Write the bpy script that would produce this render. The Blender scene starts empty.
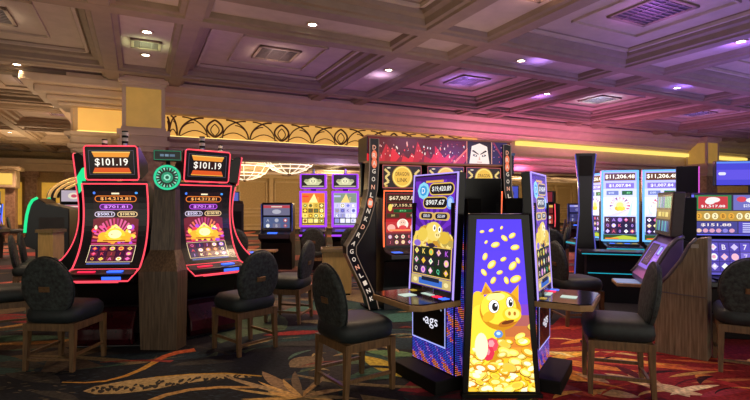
import bpy, bmesh, math, random
from mathutils import Vector, Matrix
SC = bpy.context.scene
COL = SC.collection
PI = math.pi
rnd = random.Random(7)
K = 2.4            # camera height to beam bottoms
CH = 1.45          # camera height
GR = math.radians(26.3)   # how the room's grid is turned


def lin(c):
    if isinstance(c, str):
        c = tuple(int(c[i:i + 2], 16) / 255 for i in (0, 2, 4))
    return tuple(x / 12.92 if x <= 0.04045 else ((x + 0.055) / 1.055) ** 2.4 for x in c)


MATS = {}


def mat(name, col, rough=0.5, metal=0.0, em=None, es=0.0, var=0.0, scale=20.0, bump=0.0, stretch=None, col2=None, spec=0.5):
    """procedural surface: a noise mixes the colour with a second one and may roughen the normal"""
    if name in MATS:
        return MATS[name]
    m = bpy.data.materials.new(name)
    m.use_nodes = True
    nt = m.node_tree
    b = nt.nodes['Principled BSDF']
    c = lin(col)
    b.inputs['Base Color'].default_value = (*c, 1)
    b.inputs['Roughness'].default_value = rough
    b.inputs['Metallic'].default_value = metal
    b.inputs['Specular IOR Level'].default_value = spec
    if em:
        b.inputs['Emission Color'].default_value = (*lin(em), 1)
        b.inputs['Emission Strength'].default_value = es
    if var or bump:
        tc = nt.nodes.new('ShaderNodeTexCoord')
        mp = nt.nodes.new('ShaderNodeMapping')
        if stretch:
            mp.inputs['Scale'].default_value = stretch
        nz = nt.nodes.new('ShaderNodeTexNoise')
        nz.inputs['Scale'].default_value = scale
        nz.inputs['Detail'].default_value = 5
        nt.links.new(tc.outputs['Object'], mp.inputs['Vector'])
        nt.links.new(mp.outputs['Vector'], nz.inputs['Vector'])
        if var:
            rp = nt.nodes.new('ShaderNodeValToRGB')
            rp.color_ramp.elements[0].position = 0.32
            rp.color_ramp.elements[1].position = 0.68
            c2 = lin(col2) if col2 else tuple(x * (1 - var) for x in c)
            rp.color_ramp.elements[0].color = (*c2, 1)
            rp.color_ramp.elements[1].color = (*c, 1)
            nt.links.new(nz.outputs['Fac'], rp.inputs['Fac'])
            nt.links.new(rp.outputs['Color'], b.inputs['Base Color'])
        if bump:
            bp = nt.nodes.new('ShaderNodeBump')
            bp.inputs['Strength'].default_value = bump
            bp.inputs['Distance'].default_value = 0.01
            nt.links.new(nz.outputs['Fac'], bp.inputs['Height'])
            nt.links.new(bp.outputs['Normal'], b.inputs['Normal'])
    MATS[name] = m
    return m


def glow(name, col, es):
    return mat(name, '101010', 0.4, em=col, es=es)


def screen_mat(es):
    """a lit picture: the colour of each piece of the artwork gives off light"""
    n = 'lit_picture_%d' % int(es * 100)
    if n in MATS:
        return MATS[n]
    m = bpy.data.materials.new(n)
    m.use_nodes = True
    nt = m.node_tree
    b = nt.nodes['Principled BSDF']
    b.inputs['Base Color'].default_value = (.01, .01, .01, 1)
    b.inputs['Roughness'].default_value = .25
    at = nt.nodes.new('ShaderNodeVertexColor')
    at.layer_name = 'Col'
    nt.links.new(at.outputs['Color'], b.inputs['Emission Color'])
    b.inputs['Emission Strength'].default_value = es
    MATS[n] = m
    return m


def print_mat(name, rough, var=.35, scale=60, bump=.3):
    """a printed or woven picture that gives off no light"""
    if name in MATS:
        return MATS[name]
    m = bpy.data.materials.new(name)
    m.use_nodes = True
    nt = m.node_tree
    b = nt.nodes['Principled BSDF']
    b.inputs['Roughness'].default_value = rough
    b.inputs['Specular IOR Level'].default_value = .2
    at = nt.nodes.new('ShaderNodeVertexColor')
    at.layer_name = 'Col'
    tc = nt.nodes.new('ShaderNodeTexCoord')
    nz = nt.nodes.new('ShaderNodeTexNoise')
    nz.inputs['Scale'].default_value = scale
    nz.inputs['Detail'].default_value = 4
    nt.links.new(tc.outputs['Object'], nz.inputs['Vector'])
    mr = nt.nodes.new('ShaderNodeMapRange')
    mr.inputs['From Min'].default_value = .3
    mr.inputs['From Max'].default_value = .7
    mr.inputs['To Min'].default_value = 1 - var
    mr.inputs['To Max'].default_value = 1 + var * .3
    nt.links.new(nz.outputs['Fac'], mr.inputs['Value'])
    mx = nt.nodes.new('ShaderNodeVectorMath')
    mx.operation = 'SCALE'
    nt.links.new(at.outputs['Color'], mx.inputs[0])
    nt.links.new(mr.outputs['Result'], mx.inputs['Scale'])
    nt.links.new(mx.outputs['Vector'], b.inputs['Base Color'])
    bp = nt.nodes.new('ShaderNodeBump')
    bp.inputs['Strength'].default_value = bump
    bp.inputs['Distance'].default_value = .005
    nt.links.new(nz.outputs['Fac'], bp.inputs['Height'])
    nt.links.new(bp.outputs['Normal'], b.inputs['Normal'])
    MATS[name] = m
    return m


class MB:
    """collects shapes into one mesh"""

    def __init__(s):
        s.v, s.f = [], []

    def add(s, vs, fs, M=None):
        o = len(s.v)
        s.v += [tuple(M @ Vector(p)) if M else tuple(p) for p in vs]
        s.f += [tuple(i + o for i in f) for f in fs]
        return s

    def box(s, x0, y0, z0, x1, y1, z1, M=None):
        vs = [(x, y, z) for z in (z0, z1) for y in (y0, y1) for x in (x0, x1)]
        return s.add(vs, [(0, 2, 3, 1), (4, 5, 7, 6), (0, 1, 5, 4), (2, 6, 7, 3), (0, 4, 6, 2), (1, 3, 7, 5)], M)

    def prism(s, poly, a0, a1, axis='x', M=None):
        """poly of (y,z) pushed along x, or (x,z) along y, or (x,y) along z"""
        n = len(poly)

        def P(p, a):
            return (a, p[0], p[1]) if axis == 'x' else (p[0], a, p[1]) if axis == 'y' else (p[0], p[1], a)
        vs = [P(p, a0) for p in poly] + [P(p, a1) for p in poly]
        fs = [tuple(range(n))[::-1], tuple(range(n, 2 * n))] + [(i, (i + 1) % n, n + (i + 1) % n, n + i) for i in range(n)]
        return s.add(vs, fs, M)

    def tube(s, pts, r, n=6, r2=None, cap=True, M=None):
        pts = [Vector(p) for p in pts]
        m = len(pts)
        vs, fs = [], []
        up = None
        for i, p in enumerate(pts):
            t = (pts[min(i + 1, m - 1)] - pts[max(i - 1, 0)]).normalized()
            if up is None:
                up = t.orthogonal().normalized()
            up = (up - t * up.dot(t)).normalized()
            q = t.cross(up)
            rr = r if r2 is None else r + (r2 - r) * i / (m - 1)
            for k in range(n):
                a = 2 * PI * (k + .5) / n
                vs.append(p + up * math.cos(a) * rr + q * math.sin(a) * rr)
        for i in range(m - 1):
            for k in range(n):
                fs.append((i * n + k, i * n + (k + 1) % n, (i + 1) * n + (k + 1) % n, (i + 1) * n + k))
        if cap:
            fs.append(tuple(range(n))[::-1])
            fs.append(tuple(range((m - 1) * n, m * n)))
        return s.add(vs, fs, M)

    def lathe(s, prof, n=24, M=None, cap=True):
        """profile of (r,z) turned about z"""
        m = len(prof)
        vs = [(r * math.cos(2 * PI * k / n), r * math.sin(2 * PI * k / n), z) for r, z in prof for k in range(n)]
        fs = [(i * n + k, i * n + (k + 1) % n, (i + 1) * n + (k + 1) % n, (i + 1) * n + k) for i in range(m - 1) for k in range(n)]
        if cap and prof[0][0] > 1e-6:
            fs.append(tuple(range(n))[::-1])
        if cap and prof[-1][0] > 1e-6:
            fs.append(tuple(range((m - 1) * n, m * n)))
        return s.add(vs, fs, M)

    def bar(s, p, q, w, d, M=None, up=(0, 0, 1)):
        """a bar of rectangular section from p to q"""
        p, q = Vector(p), Vector(q)
        t = (q - p).normalized()
        u = Vector(up)
        if abs(t.dot(u)) > .9:
            u = Vector((0, 1, 0))
        a = t.cross(u).normalized() * w / 2
        b = t.cross(a).normalized() * d / 2
        vs = [c + i * a + j * b for c in (p, q) for i, j in ((-1, -1), (1, -1), (1, 1), (-1, 1))]
        return s.add(vs, [(3, 2, 1, 0), (4, 5, 6, 7), (0, 1, 5, 4), (1, 2, 6, 5), (2, 3, 7, 6), (3, 0, 4, 7)], M)

    def build(s, name, m, parent=None, bevel=0.0, smooth=False, loc=None, rz=0.0, subsurf=0):
        me = bpy.data.meshes.new(name)
        me.from_pydata(s.v, [], s.f)
        bm = bmesh.new()
        bm.from_mesh(me)
        bmesh.ops.recalc_face_normals(bm, faces=bm.faces)
        bm.to_mesh(me)
        bm.free()
        me.materials.append(m)
        o = bpy.data.objects.new(name, me)
        COL.objects.link(o)
        if parent is not None:
            o.parent = parent
        if loc:
            o.location = loc
        o.rotation_euler.z = rz
        if bevel:
            b = o.modifiers.new('edge', 'BEVEL')
            b.width = bevel
            b.segments = 2
            b.limit_method = 'ANGLE'
            b.angle_limit = math.radians(40)
        if subsurf:
            q = o.modifiers.new('round', 'SUBSURF')
            q.levels = q.render_levels = subsurf
        if smooth:
            for p in me.polygons:
                p.use_smooth = True
        return o


_TXT = {}


def text_shape(t, bold):
    key = (t, bold)
    if key not in _TXT:
        cu = bpy.data.curves.new('lettering', 'FONT')
        cu.body = t
        cu.resolution_u = 2
        cu.offset = bold * .3
        ob = bpy.data.objects.new('lettering', cu)
        COL.objects.link(ob)
        dg = bpy.context.evaluated_depsgraph_get()
        me = bpy.data.meshes.new_from_object(ob.evaluated_get(dg))
        vs = [(v.co.x, v.co.y) for v in me.vertices]
        fs = [tuple(p.vertices) for p in me.polygons]
        bpy.data.objects.remove(ob)
        bpy.data.curves.remove(cu)
        bpy.data.meshes.remove(me)
        _TXT[key] = (vs, fs)
    return _TXT[key]


class Art:
    """flat artwork of coloured pieces, drawn in (u, v), later pieces on top"""

    def __init__(s, eps=.0005):
        s.p, s.l, s.eps = [], 0, eps

    def up(s):
        s.l += 1
        return s

    def poly(s, pts, c):
        s.p.append((list(pts), [tuple(range(len(pts)))], lin(c), s.l))
        return s

    def rect(s, x0, y0, x1, y1, c):
        return s.poly([(x0, y0), (x1, y0), (x1, y1), (x0, y1)], c)

    def ell(s, x, y, rx, ry, c, n=20, rot=0.0, a0=0, a1=360):
        ps = []
        full = a1 - a0 >= 360
        for k in range(n if full else n + 1):
            a = math.radians(a0 + (a1 - a0) * k / n)
            px, py = rx * math.cos(a), ry * math.sin(a)
            ps.append((x + px * math.cos(rot) - py * math.sin(rot), y + px * math.sin(rot) + py * math.cos(rot)))
        return s.poly(ps, c)

    def pill(s, x0, y0, x1, y1, c):
        r = (y1 - y0) / 2
        ps = [(x1 - r + r * math.cos(a), y0 + r + r * math.sin(a)) for a in [math.radians(-90 + 30 * k) for k in range(7)]]
        ps += [(x0 + r + r * math.cos(a), y0 + r + r * math.sin(a)) for a in [math.radians(90 + 30 * k) for k in range(7)]]
        return s.poly(ps, c)

    def line(s, pts, w, c):
        for (a, b), (d, e) in zip(pts[:-1], pts[1:]):
            L = math.hypot(d - a, e - b) or 1
            nx, ny = -(e - b) / L * w / 2, (d - a) / L * w / 2
            s.poly([(a - nx, b - ny), (d - nx, e - ny), (d + nx, e + ny), (a + nx, b + ny)], c)
        return s

    def frame(s, x0, y0, x1, y1, w, c):
        s.rect(x0, y0, x1, y0 + w, c).rect(x0, y1 - w, x1, y1, c)
        return s.rect(x0, y0 + w, x0 + w, y1 - w, c).rect(x1 - w, y0 + w, x1, y1 - w, c)

    def text(s, t, x, y, h, c, w=None, bold=.02, rot=0.0):
        """centred on (x, y), h tall, squeezed to w wide"""
        vs, fs = text_shape(t, bold)
        if not vs:
            return s
        x0, x1 = min(v[0] for v in vs), max(v[0] for v in vs)
        y0, y1 = min(v[1] for v in vs), max(v[1] for v in vs)
        sy = h / (y1 - y0)
        sx = sy if w is None else w / (x1 - x0)
        ps = [((a - (x0 + x1) / 2) * sx, (b - (y0 + y1) / 2) * sy) for a, b in vs]
        cr, sr = math.cos(rot), math.sin(rot)
        ps = [(x + a * cr - b * sr, y + a * sr + b * cr) for a, b in ps]
        s.p.append((ps, fs, lin(c), s.l))
        return s

    def build(s, name, parent=None, fn=None, cuts=(), m=None, clip=None, kind=None):
        """fn maps (u, v, height above the sheet) to a point; cuts bend the sheet at these v; clip = (u0, v0, u1, v1)"""
        bm = bmesh.new()
        cl = bm.loops.layers.float_color.new('Col')
        for i, (vs, fs, c, l) in enumerate(s.p):
            h = (l + .9 * i / len(s.p)) * s.eps      # no two pieces lie in one plane
            bv = [bm.verts.new((a, b, h)) for a, b in vs]
            for f in fs:
                try:
                    fc = bm.faces.new([bv[i] for i in f])
                except ValueError:
                    continue
                for lp in fc.loops:
                    lp[cl] = (*c, 1)
        if clip:
            for co, no in (((clip[0], 0, 0), (-1, 0, 0)), ((clip[2], 0, 0), (1, 0, 0)), ((0, clip[1], 0), (0, -1, 0)), ((0, clip[3], 0), (0, 1, 0))):
                bmesh.ops.bisect_plane(bm, geom=bm.verts[:] + bm.edges[:] + bm.faces[:], plane_co=co, plane_no=no, clear_outer=True)
        for cv in cuts:
            bmesh.ops.bisect_plane(bm, geom=bm.verts[:] + bm.edges[:] + bm.faces[:], plane_co=(0, cv, 0), plane_no=(0, 1, 0))
        bm.normal_update()
        for f in bm.faces:
            if f.normal.z < 0:
                f.normal_flip()
        for v in bm.verts:
            v.co = fn(v.co.x, v.co.y, v.co.z) if fn else Vector((v.co.x, -v.co.z, v.co.y))
        me = bpy.data.meshes.new(name)
        bm.to_mesh(me)
        bm.free()
        me.materials.append(m or screen_mat(1.0))
        o = bpy.data.objects.new(name, me)
        COL.objects.link(o)
        if parent is not None:
            o.parent = parent
        if kind:
            o['kind'] = kind
        return o


def tag(o, label, cat, group=None):
    o['label'] = label
    o['category'] = cat
    if group:
        o['group'] = group
    return o


def thing(name, loc, rz, label, cat, group=None):
    o = bpy.data.objects.new(name, None)
    o.empty_display_size = .1
    COL.objects.link(o)
    o.location = loc
    o.rotation_euler.z = rz
    return tag(o, label, cat, group)


def structure(o):
    o['kind'] = 'structure'
    return o


def copy_tree(o, parent=None):
    c = o.copy()
    COL.objects.link(c)
    if parent is not None:
        c.parent = parent
    for ch in list(o.children):
        copy_tree(ch, c)
    return c


def face(dx, dy):
    """turn that points local +Y along (dx, dy)"""
    return math.atan2(-dx, dy)


def grid(u, v, z=0.0):
    """room grid coordinates (metres) to the world"""
    return Vector((math.cos(GR) * u - math.sin(GR) * v, math.sin(GR) * u + math.cos(GR) * v, z))


def flat(y0, eps=1.0):
    """a flat upright sheet at local y = y0, facing local -Y"""
    return lambda u, v, h: Vector((u, y0 - h, v))


def bez(p0, p1, p2, t):
    return tuple((1 - t) ** 2 * a + 2 * t * (1 - t) * b + t * t * c for a, b, c in zip(p0, p1, p2))


# ---- materials
M_BLACK = mat('black_cabinet', '121114', .28, var=.3, scale=8)
M_MATTE = mat('black_matte', '0a0a0b', .65, var=.3, scale=12, spec=.25)
M_GREY = mat('charcoal_trim', '2b2a2e', .4, var=.3, scale=10)
M_CHROME = mat('brushed_chrome', '9a96a0', .25, 1.0, var=.2, scale=15)
M_WOODPANEL = mat('wood_grain_laminate', '6c5a46', .4, var=.6, scale=7, stretch=(9, 9, .5), bump=.05, col2='463628')
M_WOODLIGHT = mat('pale_wood_grain_laminate', '94836a', .4, var=.45, scale=7, stretch=(9, 9, .5), bump=.05, col2='655640')
M_LEG = mat('chair_wood', '7d5f3e', .42, var=.5, scale=9, stretch=(6, 6, .8))
M_FABRIC = mat('dark_chair_fabric', '3a4240', .75, var=.55, scale=34, bump=.6, col2='14181a')
M_LEATHER = mat('dark_seat_vinyl', '1c272a', .55, var=.35, scale=30, bump=.12)
M_BRASS = mat('bronze_plate', '8a6a48', .4, .6, var=.3, scale=30)
M_PLASTER = mat('ceiling_plaster', 'b8a894', .75, var=.12, scale=5, bump=.05)
M_PLASTER2 = mat('ceiling_moulding', '8c7a64', .7, var=.15, scale=5)  # browner than the panels: shade on beams and slopes put into the colour
M_CREAM = mat('cream_moulding', 'c9b190', .6, var=.12, scale=4)
M_WALL = mat('tan_wallpaper', 'a98e62', .7, var=.25, scale=14)
M_WALL2 = mat('wall_moulding', 'b49a72', .6, var=.15, scale=6)
M_STONE = mat('brown_stone', '7b5a44', .5, var=.5, scale=9, col2='a8876b')
M_BIN = mat('beige_laminate', 'd4b878', .5, var=.2, scale=8, stretch=(4, 4, .6))
M_TAN = mat('tan_edge', 'b08c5e', .45, var=.3, scale=12)
# ================= the room =================
def gobj(mb, name, m, **k):
    return structure(mb.build(name, m, rz=GR, **k))


ZB = CH + K                 # beam bottoms
ZC = CH + 1.1 * K           # coffer panels
US = [a + 1.717 * i for i in range(-4, 8) for a in (-.175, .273)]
VS = [a + 1.717 * j for j in range(-2, 8) for a in (2.40, 2.82)]
VMAX, UMIN, UMAX = 27.0 / K, -7.2, 13.2
ENT_U, ENT_V = -.50, 4.66   # left end and front of the hanging entablature (units of K)

# ceiling panels with a raised moulding in each large coffer
mb = MB()
mb.box(UMIN * K, -1.2 * K, ZC, UMAX * K, VMAX * K, ZC + .12)
for i in range(0, len(US) - 1):
    for j in range(0, len(VS) - 1):
        u0, u1, v0, v1 = US[i], US[i + 1], VS[j], VS[j + 1]
        if v0 > 4.6 and u1 > ENT_U:
            continue
        big = (u1 - u0 > 1) and (v1 - v0 > 1)
        d = .34 if big else .185
        w, h = .03, .035
        for k in range(2 if big else 1):
            a0, a1, b0, b1 = (u0 + d) * K, (u1 - d) * K, (v0 + d) * K, (v1 - d) * K
            if a1 - a0 < .1 or b1 - b0 < .1:
                continue
            z = ZC - h
            mb.box(a0, b0, z, a1, b0 + w, ZC + .01).box(a0, b1 - w, z, a1, b1, ZC + .01)
            mb.box(a0, b0, z, a0 + w, b1, ZC + .01).box(a1 - w, b0, z, a1, b1, ZC + .01)
            d, w, h = .135, .05, .06
# the narrow coffers between paired beams are shallower
ZS = CH + 1.045 * K
for i in range(0, len(US) - 1, 2):
    mb.box((US[i] + .04) * K, -1.2 * K, ZS, (US[i + 1] - .04) * K, (4.6 if US[i] > ENT_U - .1 else VMAX / 1) * K, ZC + .01)
for j in range(0, len(VS) - 1, 2):
    if VS[j] < 4.6:
        mb.box(UMIN * K, (VS[j] + .04) * K, ZS + .003, UMAX * K, (VS[j + 1] - .04) * K, ZC + .012)
gobj(mb, 'ceiling', M_PLASTER)

PROF = [(-.165, 1.10), (-.145, 1.088), (-.13, 1.088), (-.115, 1.06), (-.085, 1.05), (-.075, 1.018), (-.05, 1.014), (-.045, 1.0), (-.034, 1.0)]
PROF = PROF + [(-a, b) for a, b in reversed(PROF)]


def beam(axis, c, a0, a1):
    dz = .004 if axis == 'u' else 0     # one set hangs a hair lower
    pr = [((c + a) * K, CH + b * K - dz) for a, b in PROF]
    m = MB()
    if axis == 'u':          # runs along u, profile in (v, z)
        m.prism(pr, a0 * K, a1 * K, 'x')
    else:
        m.prism(pr, a0 * K, a1 * K, 'y')
    gobj(m, 'ceiling_beam', M_PLASTER2)


for u in US:
    beam('v', u, -1.2, 4.75 if u > ENT_U - .1 else VMAX)
for v in VS:
    if v < 4.6:
        beam('u', v, UMIN, UMAX)
    elif v < VMAX:
        beam('u', v, UMIN, ENT_U + .05)

# floor slab under the carpet picture (c_floor builds the carpet itself)
# entablature: a deep hanging cornice with a lit frieze; (v, z) profile in units of K
EP = [(.0, .43), (.06, .43), (-.02, .47), (-.02, .50), (.02, .52), (.02, .555), (-.045, .575), (-.045, .60), (.03, .605),
      (.03, .80), (-.03, .81), (-.05, .84), (-.08, .85), (-.08, .87), (-.16, .925), (-.17, .945), (-.17, .96), (-.24, 1.0), (-.24, 1.03), (.3, 1.03), (.3, .43)]
EP = EP[1:]
m = MB()
m.prism([((ENT_V + a) * K, CH + b * K) for a, b in EP], ENT_U * K, UMAX * K, 'x')
gobj(m, 'trim_entablature', M_CREAM)
# the return of the entablature at its left end, running away from the camera
m = MB()
m.prism([((ENT_U + a) * K, CH + b * K) for a, b in EP], (ENT_V + .0) * K, VMAX * K, 'y')
gobj(m, 'trim_entablature', M_CREAM)
# stepped end blocks where the two meet
m = MB()
for o_, z0, z1 in ((.30, .93, 1.0), (.22, .87, .93), (.15, .83, .87), (.08, .80, .83)):
    m.box((ENT_U - o_) * K, (ENT_V - o_ * .9) * K, CH + z0 * K, (ENT_U + .4) * K, (ENT_V + .3) * K, CH + z1 * K)
gobj(m, 'trim_cornice_corner', M_CREAM, bevel=.03)
# lit gold backing of the frieze and of its left return
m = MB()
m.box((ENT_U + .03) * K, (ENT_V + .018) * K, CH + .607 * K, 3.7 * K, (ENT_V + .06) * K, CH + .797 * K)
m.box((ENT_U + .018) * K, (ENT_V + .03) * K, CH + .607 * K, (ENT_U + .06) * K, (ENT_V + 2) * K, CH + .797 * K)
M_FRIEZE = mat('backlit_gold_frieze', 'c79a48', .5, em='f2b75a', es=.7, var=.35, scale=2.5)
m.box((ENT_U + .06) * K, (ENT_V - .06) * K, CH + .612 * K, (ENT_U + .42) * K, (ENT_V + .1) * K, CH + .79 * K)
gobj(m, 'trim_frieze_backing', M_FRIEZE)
# lamps of the lit frieze: bright strip along its foot and its head
m = MB()
m.box((ENT_U + .05) * K, (ENT_V - .03) * K, CH + .601 * K, 3.7 * K, (ENT_V + .0) * K, CH + .609 * K)
gobj(m, 'trim_cove_strip', glow('cove_strip', 'ffd878', 1.6))
m = MB()
m.box(4.3 * K, (ENT_V - .05) * K, CH + .745 * K, 9.5 * K, (ENT_V + .02) * K, CH + .795 * K)
gobj(m, 'trim_cove_light', glow('cove_yellow', 'ffe070', 1.15))

# bronze scrollwork on the frieze, one motif after the other
M_BRONZE = mat('dark_bronze', '6a4520', .45, .3, var=.3, scale=20)
HZ0, HZ1 = CH + .608 * K, CH + .796 * K
for q in range(6):
    uc = (.644 + .632 * (q - 1)) * K
    if q == 0:
        uc = .236 * K
    m = MB()
    hh = HZ1 - HZ0
    yv = (ENT_V + .005) * K

    sc_ = .27 if q == 0 else 1.0

    def curve(fx, fz, r, n=16):
        m.tube([(uc + sc_ * fx(k / n), yv, HZ0 + hh * fz(k / n)) for k in range(n + 1)], r, 6)
    for s in ((1,) if q == 0 else (-1, 1)):
        e = lambda t: 1 - math.cos(PI / 2 * t)
        f = lambda t: math.sin(PI / 2 * t)
        curve(lambda t: s * (.74 - .50 * e(t)), lambda t: .02 + .95 * f(t), .020)      # tall sweep leaning inwards
        curve(lambda t: s * (.74 - .30 * e(t)), lambda t: .02 + .70 * f(t), .013)
        curve(lambda t: s * (.16 + .52 * e(t)), lambda t: .04 + .92 * f(t), .016)      # sweep leaning outwards
        curve(lambda t: s * (.10 + .62 * t), lambda t: .04 + .30 * math.sin(PI * t), .012)
        curve(lambda t: s * .17 * math.sin(PI * t) ** .8, lambda t: .06 + .86 * t, .022)   # teardrop
        curve(lambda t: s * .09 * math.sin(PI * t), lambda t: .12 + .6 * t, .012)
    if q > 0 or True:
        o = m.build('frieze_scroll', M_BRONZE, rz=GR, smooth=True)
        nth = ['beside the gold pillar at the left end', 'first right of the gold pillar', 'second right of the gold pillar', 'third right of the gold pillar',
               'fourth right of the gold pillar, by the arched bank', 'farthest right, behind the arched bank'][q]
        tag(o, 'bronze scroll on the lit frieze, ' + nth, 'scrollwork', 'scrolls on the lit frieze')

# lower flat ceiling behind the entablature
m = MB()
m.box((ENT_U + .1) * K, (ENT_V + .2) * K, 3.10, UMAX * K, VMAX * K, 3.2)
for q in range(6):
    v = (ENT_V + .9 + q * .95) * K
    m.box((ENT_U + .3) * K, v, 2.99, UMAX * K, v + .35, 3.12)
for q in range(9):
    u = (ENT_U + .9 + q * 1.35) * K
    m.box(u, (ENT_V + .2) * K, 3.02, u + .35, VMAX * K, 3.12)
gobj(m, 'ceiling', mat('low_ceiling_plaster', 'c0aca0', .7, var=.1, scale=4))

# walls
m = MB()
m.box(UMIN * K, VMAX * K, 0, UMAX * K, VMAX * K + .2, ZC)
gobj(m, 'wall_back', M_WALL)
m = MB()
m.box(UMAX * K, -1.2 * K, 0, UMAX * K + .2, VMAX * K, ZC)
gobj(m, 'wall_right', M_WALL)
m = MB()
m.box(UMIN * K - .2, -1.2 * K, 0, UMIN * K, VMAX * K, ZC)
gobj(m, 'wall_left', M_WALL)
m = MB()   # panel mouldings and dado on the back wall
yv = VMAX * K
u = -1.2
while u < 31:
    for z0, z1 in ((1.15, 2.75), (.25, .85)):
        w = .09
        a, b = u + .15, u + 1.75
        m.box(a, yv - .06, z0, b, yv, z0 + w).box(a, yv - .06, z1 - w, b, yv, z1).box(a, yv - .06, z0, a + w, yv, z1).box(b - w, yv - .06, z0, b, yv, z1)
    m.box(u - .16, yv - .14, 0, u + .06, yv, 3.1)
    u += 2.0
m.box(-1.5, yv - .08, .95, 31, yv, 1.05).box(-1.5, yv - .10, 0, 31, yv, .16).box(-1.5, yv - .2, 2.9, 31, yv, 3.1)
gobj(m, 'trim_wall_panels', M_WALL2)
# far left: stone pilasters with lit gold panels between them
m = MB()
for u in (-9.2, -7.6, -6.0, -4.4, -2.8):
    m.box(u - .22, yv - .3, 0, u + .22, yv, 2.9).box(u - .30, yv - .36, 0, u + .30, yv, .35).box(u - .32, yv - .38, 2.7, u + .32, yv, 2.95)
gobj(m, 'trim_pilasters', M_STONE)
m = MB()
m.box(UMIN * K, yv - .5, 2.95, ENT_U * K, yv, 3.3).box(UMIN * K, yv - .7, 3.3, ENT_U * K, yv, 3.5)
gobj(m, 'trim_cornice', M_CREAM)
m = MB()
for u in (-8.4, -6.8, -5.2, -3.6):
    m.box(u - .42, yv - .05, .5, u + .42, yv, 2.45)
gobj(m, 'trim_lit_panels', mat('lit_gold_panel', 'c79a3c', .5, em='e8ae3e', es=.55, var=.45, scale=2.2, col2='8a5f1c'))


# columns
def column(u, v):
    w = .145 * K
    m = MB()
    m.box(-w, -w, 0, w, w, ZC)
    o = structure(m.build('column', M_STONE, loc=grid(u * K, v * K), rz=GR))
    m = MB()
    for e, z0, z1 in ((.05, .60, .625), (.12, .555, .60), (.07, .52, .555), (.11, .47, .52), (.04, .43, .47), (.03, .945, .965), (.06, .965, .985), (.1, .985, 1.03)):
        m.box(-w - e, -w - e, CH + z0 * K, w + e, w + e, CH + z1 * K)
    e = .035
    for sx in (-1, 1):
        for sy in (-1, 1):
            x0, y0 = sx * (w + e), sy * (w + e)
            m.box(min(x0, x0 - sx * .07), min(y0, y0 - sy * .07), CH + .62 * K, max(x0, x0 - sx * .07), max(y0, y0 - sy * .07), CH + .95 * K)
    m.box(-w - .05, -w - .05, 0, w + .05, w + .05, .25)
    m.build('column_moulding', M_CREAM, o)
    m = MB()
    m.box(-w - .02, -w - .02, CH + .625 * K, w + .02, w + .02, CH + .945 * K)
    m.build('column_gold_panel', mat('self_glowing_gold_column', 'b08a42', .4, em='d8a850', es=.34, var=.2, scale=5), o)  # gold lacquer made to glow, in place of light falling on it


column(.045, 4.50)
column(7.98, 4.50)
# ================= carpet =================
def gp(x, y):
    """where the sight line through this spot of the picture meets the floor"""
    Y = 480 * CH / (y - 204)
    return ((x - 375) * Y / 480, Y)


def leaf_pts(p, q, w, bend=0.0, n=8):
    (x0, y0), (x1, y1) = p, q
    L = math.hypot(x1 - x0, y1 - y0) or 1
    nx, ny = -(y1 - y0) / L, (x1 - x0) / L
    a, b = [], []
    for k in range(n + 1):
        t = k / n
        s = math.sin(PI * t) ** .8
        o = bend * 4 * t * (1 - t)
        x, y = x0 + (x1 - x0) * t, y0 + (y1 - y0) * t
        a.append((x + nx * (o + w * s), y + ny * (o + w * s)))
        b.append((x + nx * (o - w * s), y + ny * (o - w * s)))
    return a + b[::-1][1:-1]


A = Art(.0008)
A.rect(-20, -4, 62, 60, '26242a')


def zone(x, y):
    """the dyes of this stretch of carpet"""
    r = (x + .25 * y)
    if y > 8.5 and x < .45 * y - 1:
        return ['8a3a36', 'a4564a', '6a2a30', '9a6a5a', '4a2228', 'b07a66', '55505a']
    if x > 1.3:
        return ['8a1f24', 'a32c22', '6a1520', 'c4502a', '7a1a2a', 'b8895a', '4a1220', 'c47a3a', '8f2430']
    if x < -2.6:
        return ['7a2a2a', '2c4a46', '5f4f3a', '2a2f3a', '8a5a40', '3f5a4a']
    return ['2c4644', '24343e', '4a5a44', '1c2228', '7a6a4c', '33302f', '54463a', '6a2c28', '20383a']


fr = random.Random(11)
# broad fields
for _ in range(420):
    y = 2.2 + 40 * fr.random() ** 2
    x = (fr.random() * 2 - 1) * (.85 * y + 1.5) + .3
    L = (.35 + .9 * fr.random()) * (1 + y * .05)
    a = fr.gauss(.25, .7)
    c = fr.choice(zone(x, y))
    A.l = 1 + fr.randrange(3)
    A.poly(leaf_pts((x - L * math.cos(a), y - L * math.sin(a)), (x + L * math.cos(a), y + L * math.sin(a)), L * (.12 + .3 * fr.random()), L * fr.gauss(0, .18), 10), c)
A.l = 4
for _ in range(260):
    y = 2.2 + 30 * fr.random() ** 2
    x = (fr.random() * 2 - 1) * (.85 * y + 1.5) + .3
    L = .3 + .8 * fr.random()
    a = fr.gauss(.2, .6)
    c = fr.choice(zone(x, y) + ['a0793e'] + (['c9983e', 'd0b080'] if x > 1.3 else ['8a7448']))
    A.poly(leaf_pts((x - L * math.cos(a), y - L * math.sin(a)), (x + L * math.cos(a), y + L * math.sin(a)), .015 + .05 * fr.random(), L * fr.gauss(0, .3), 12), c)
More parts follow.
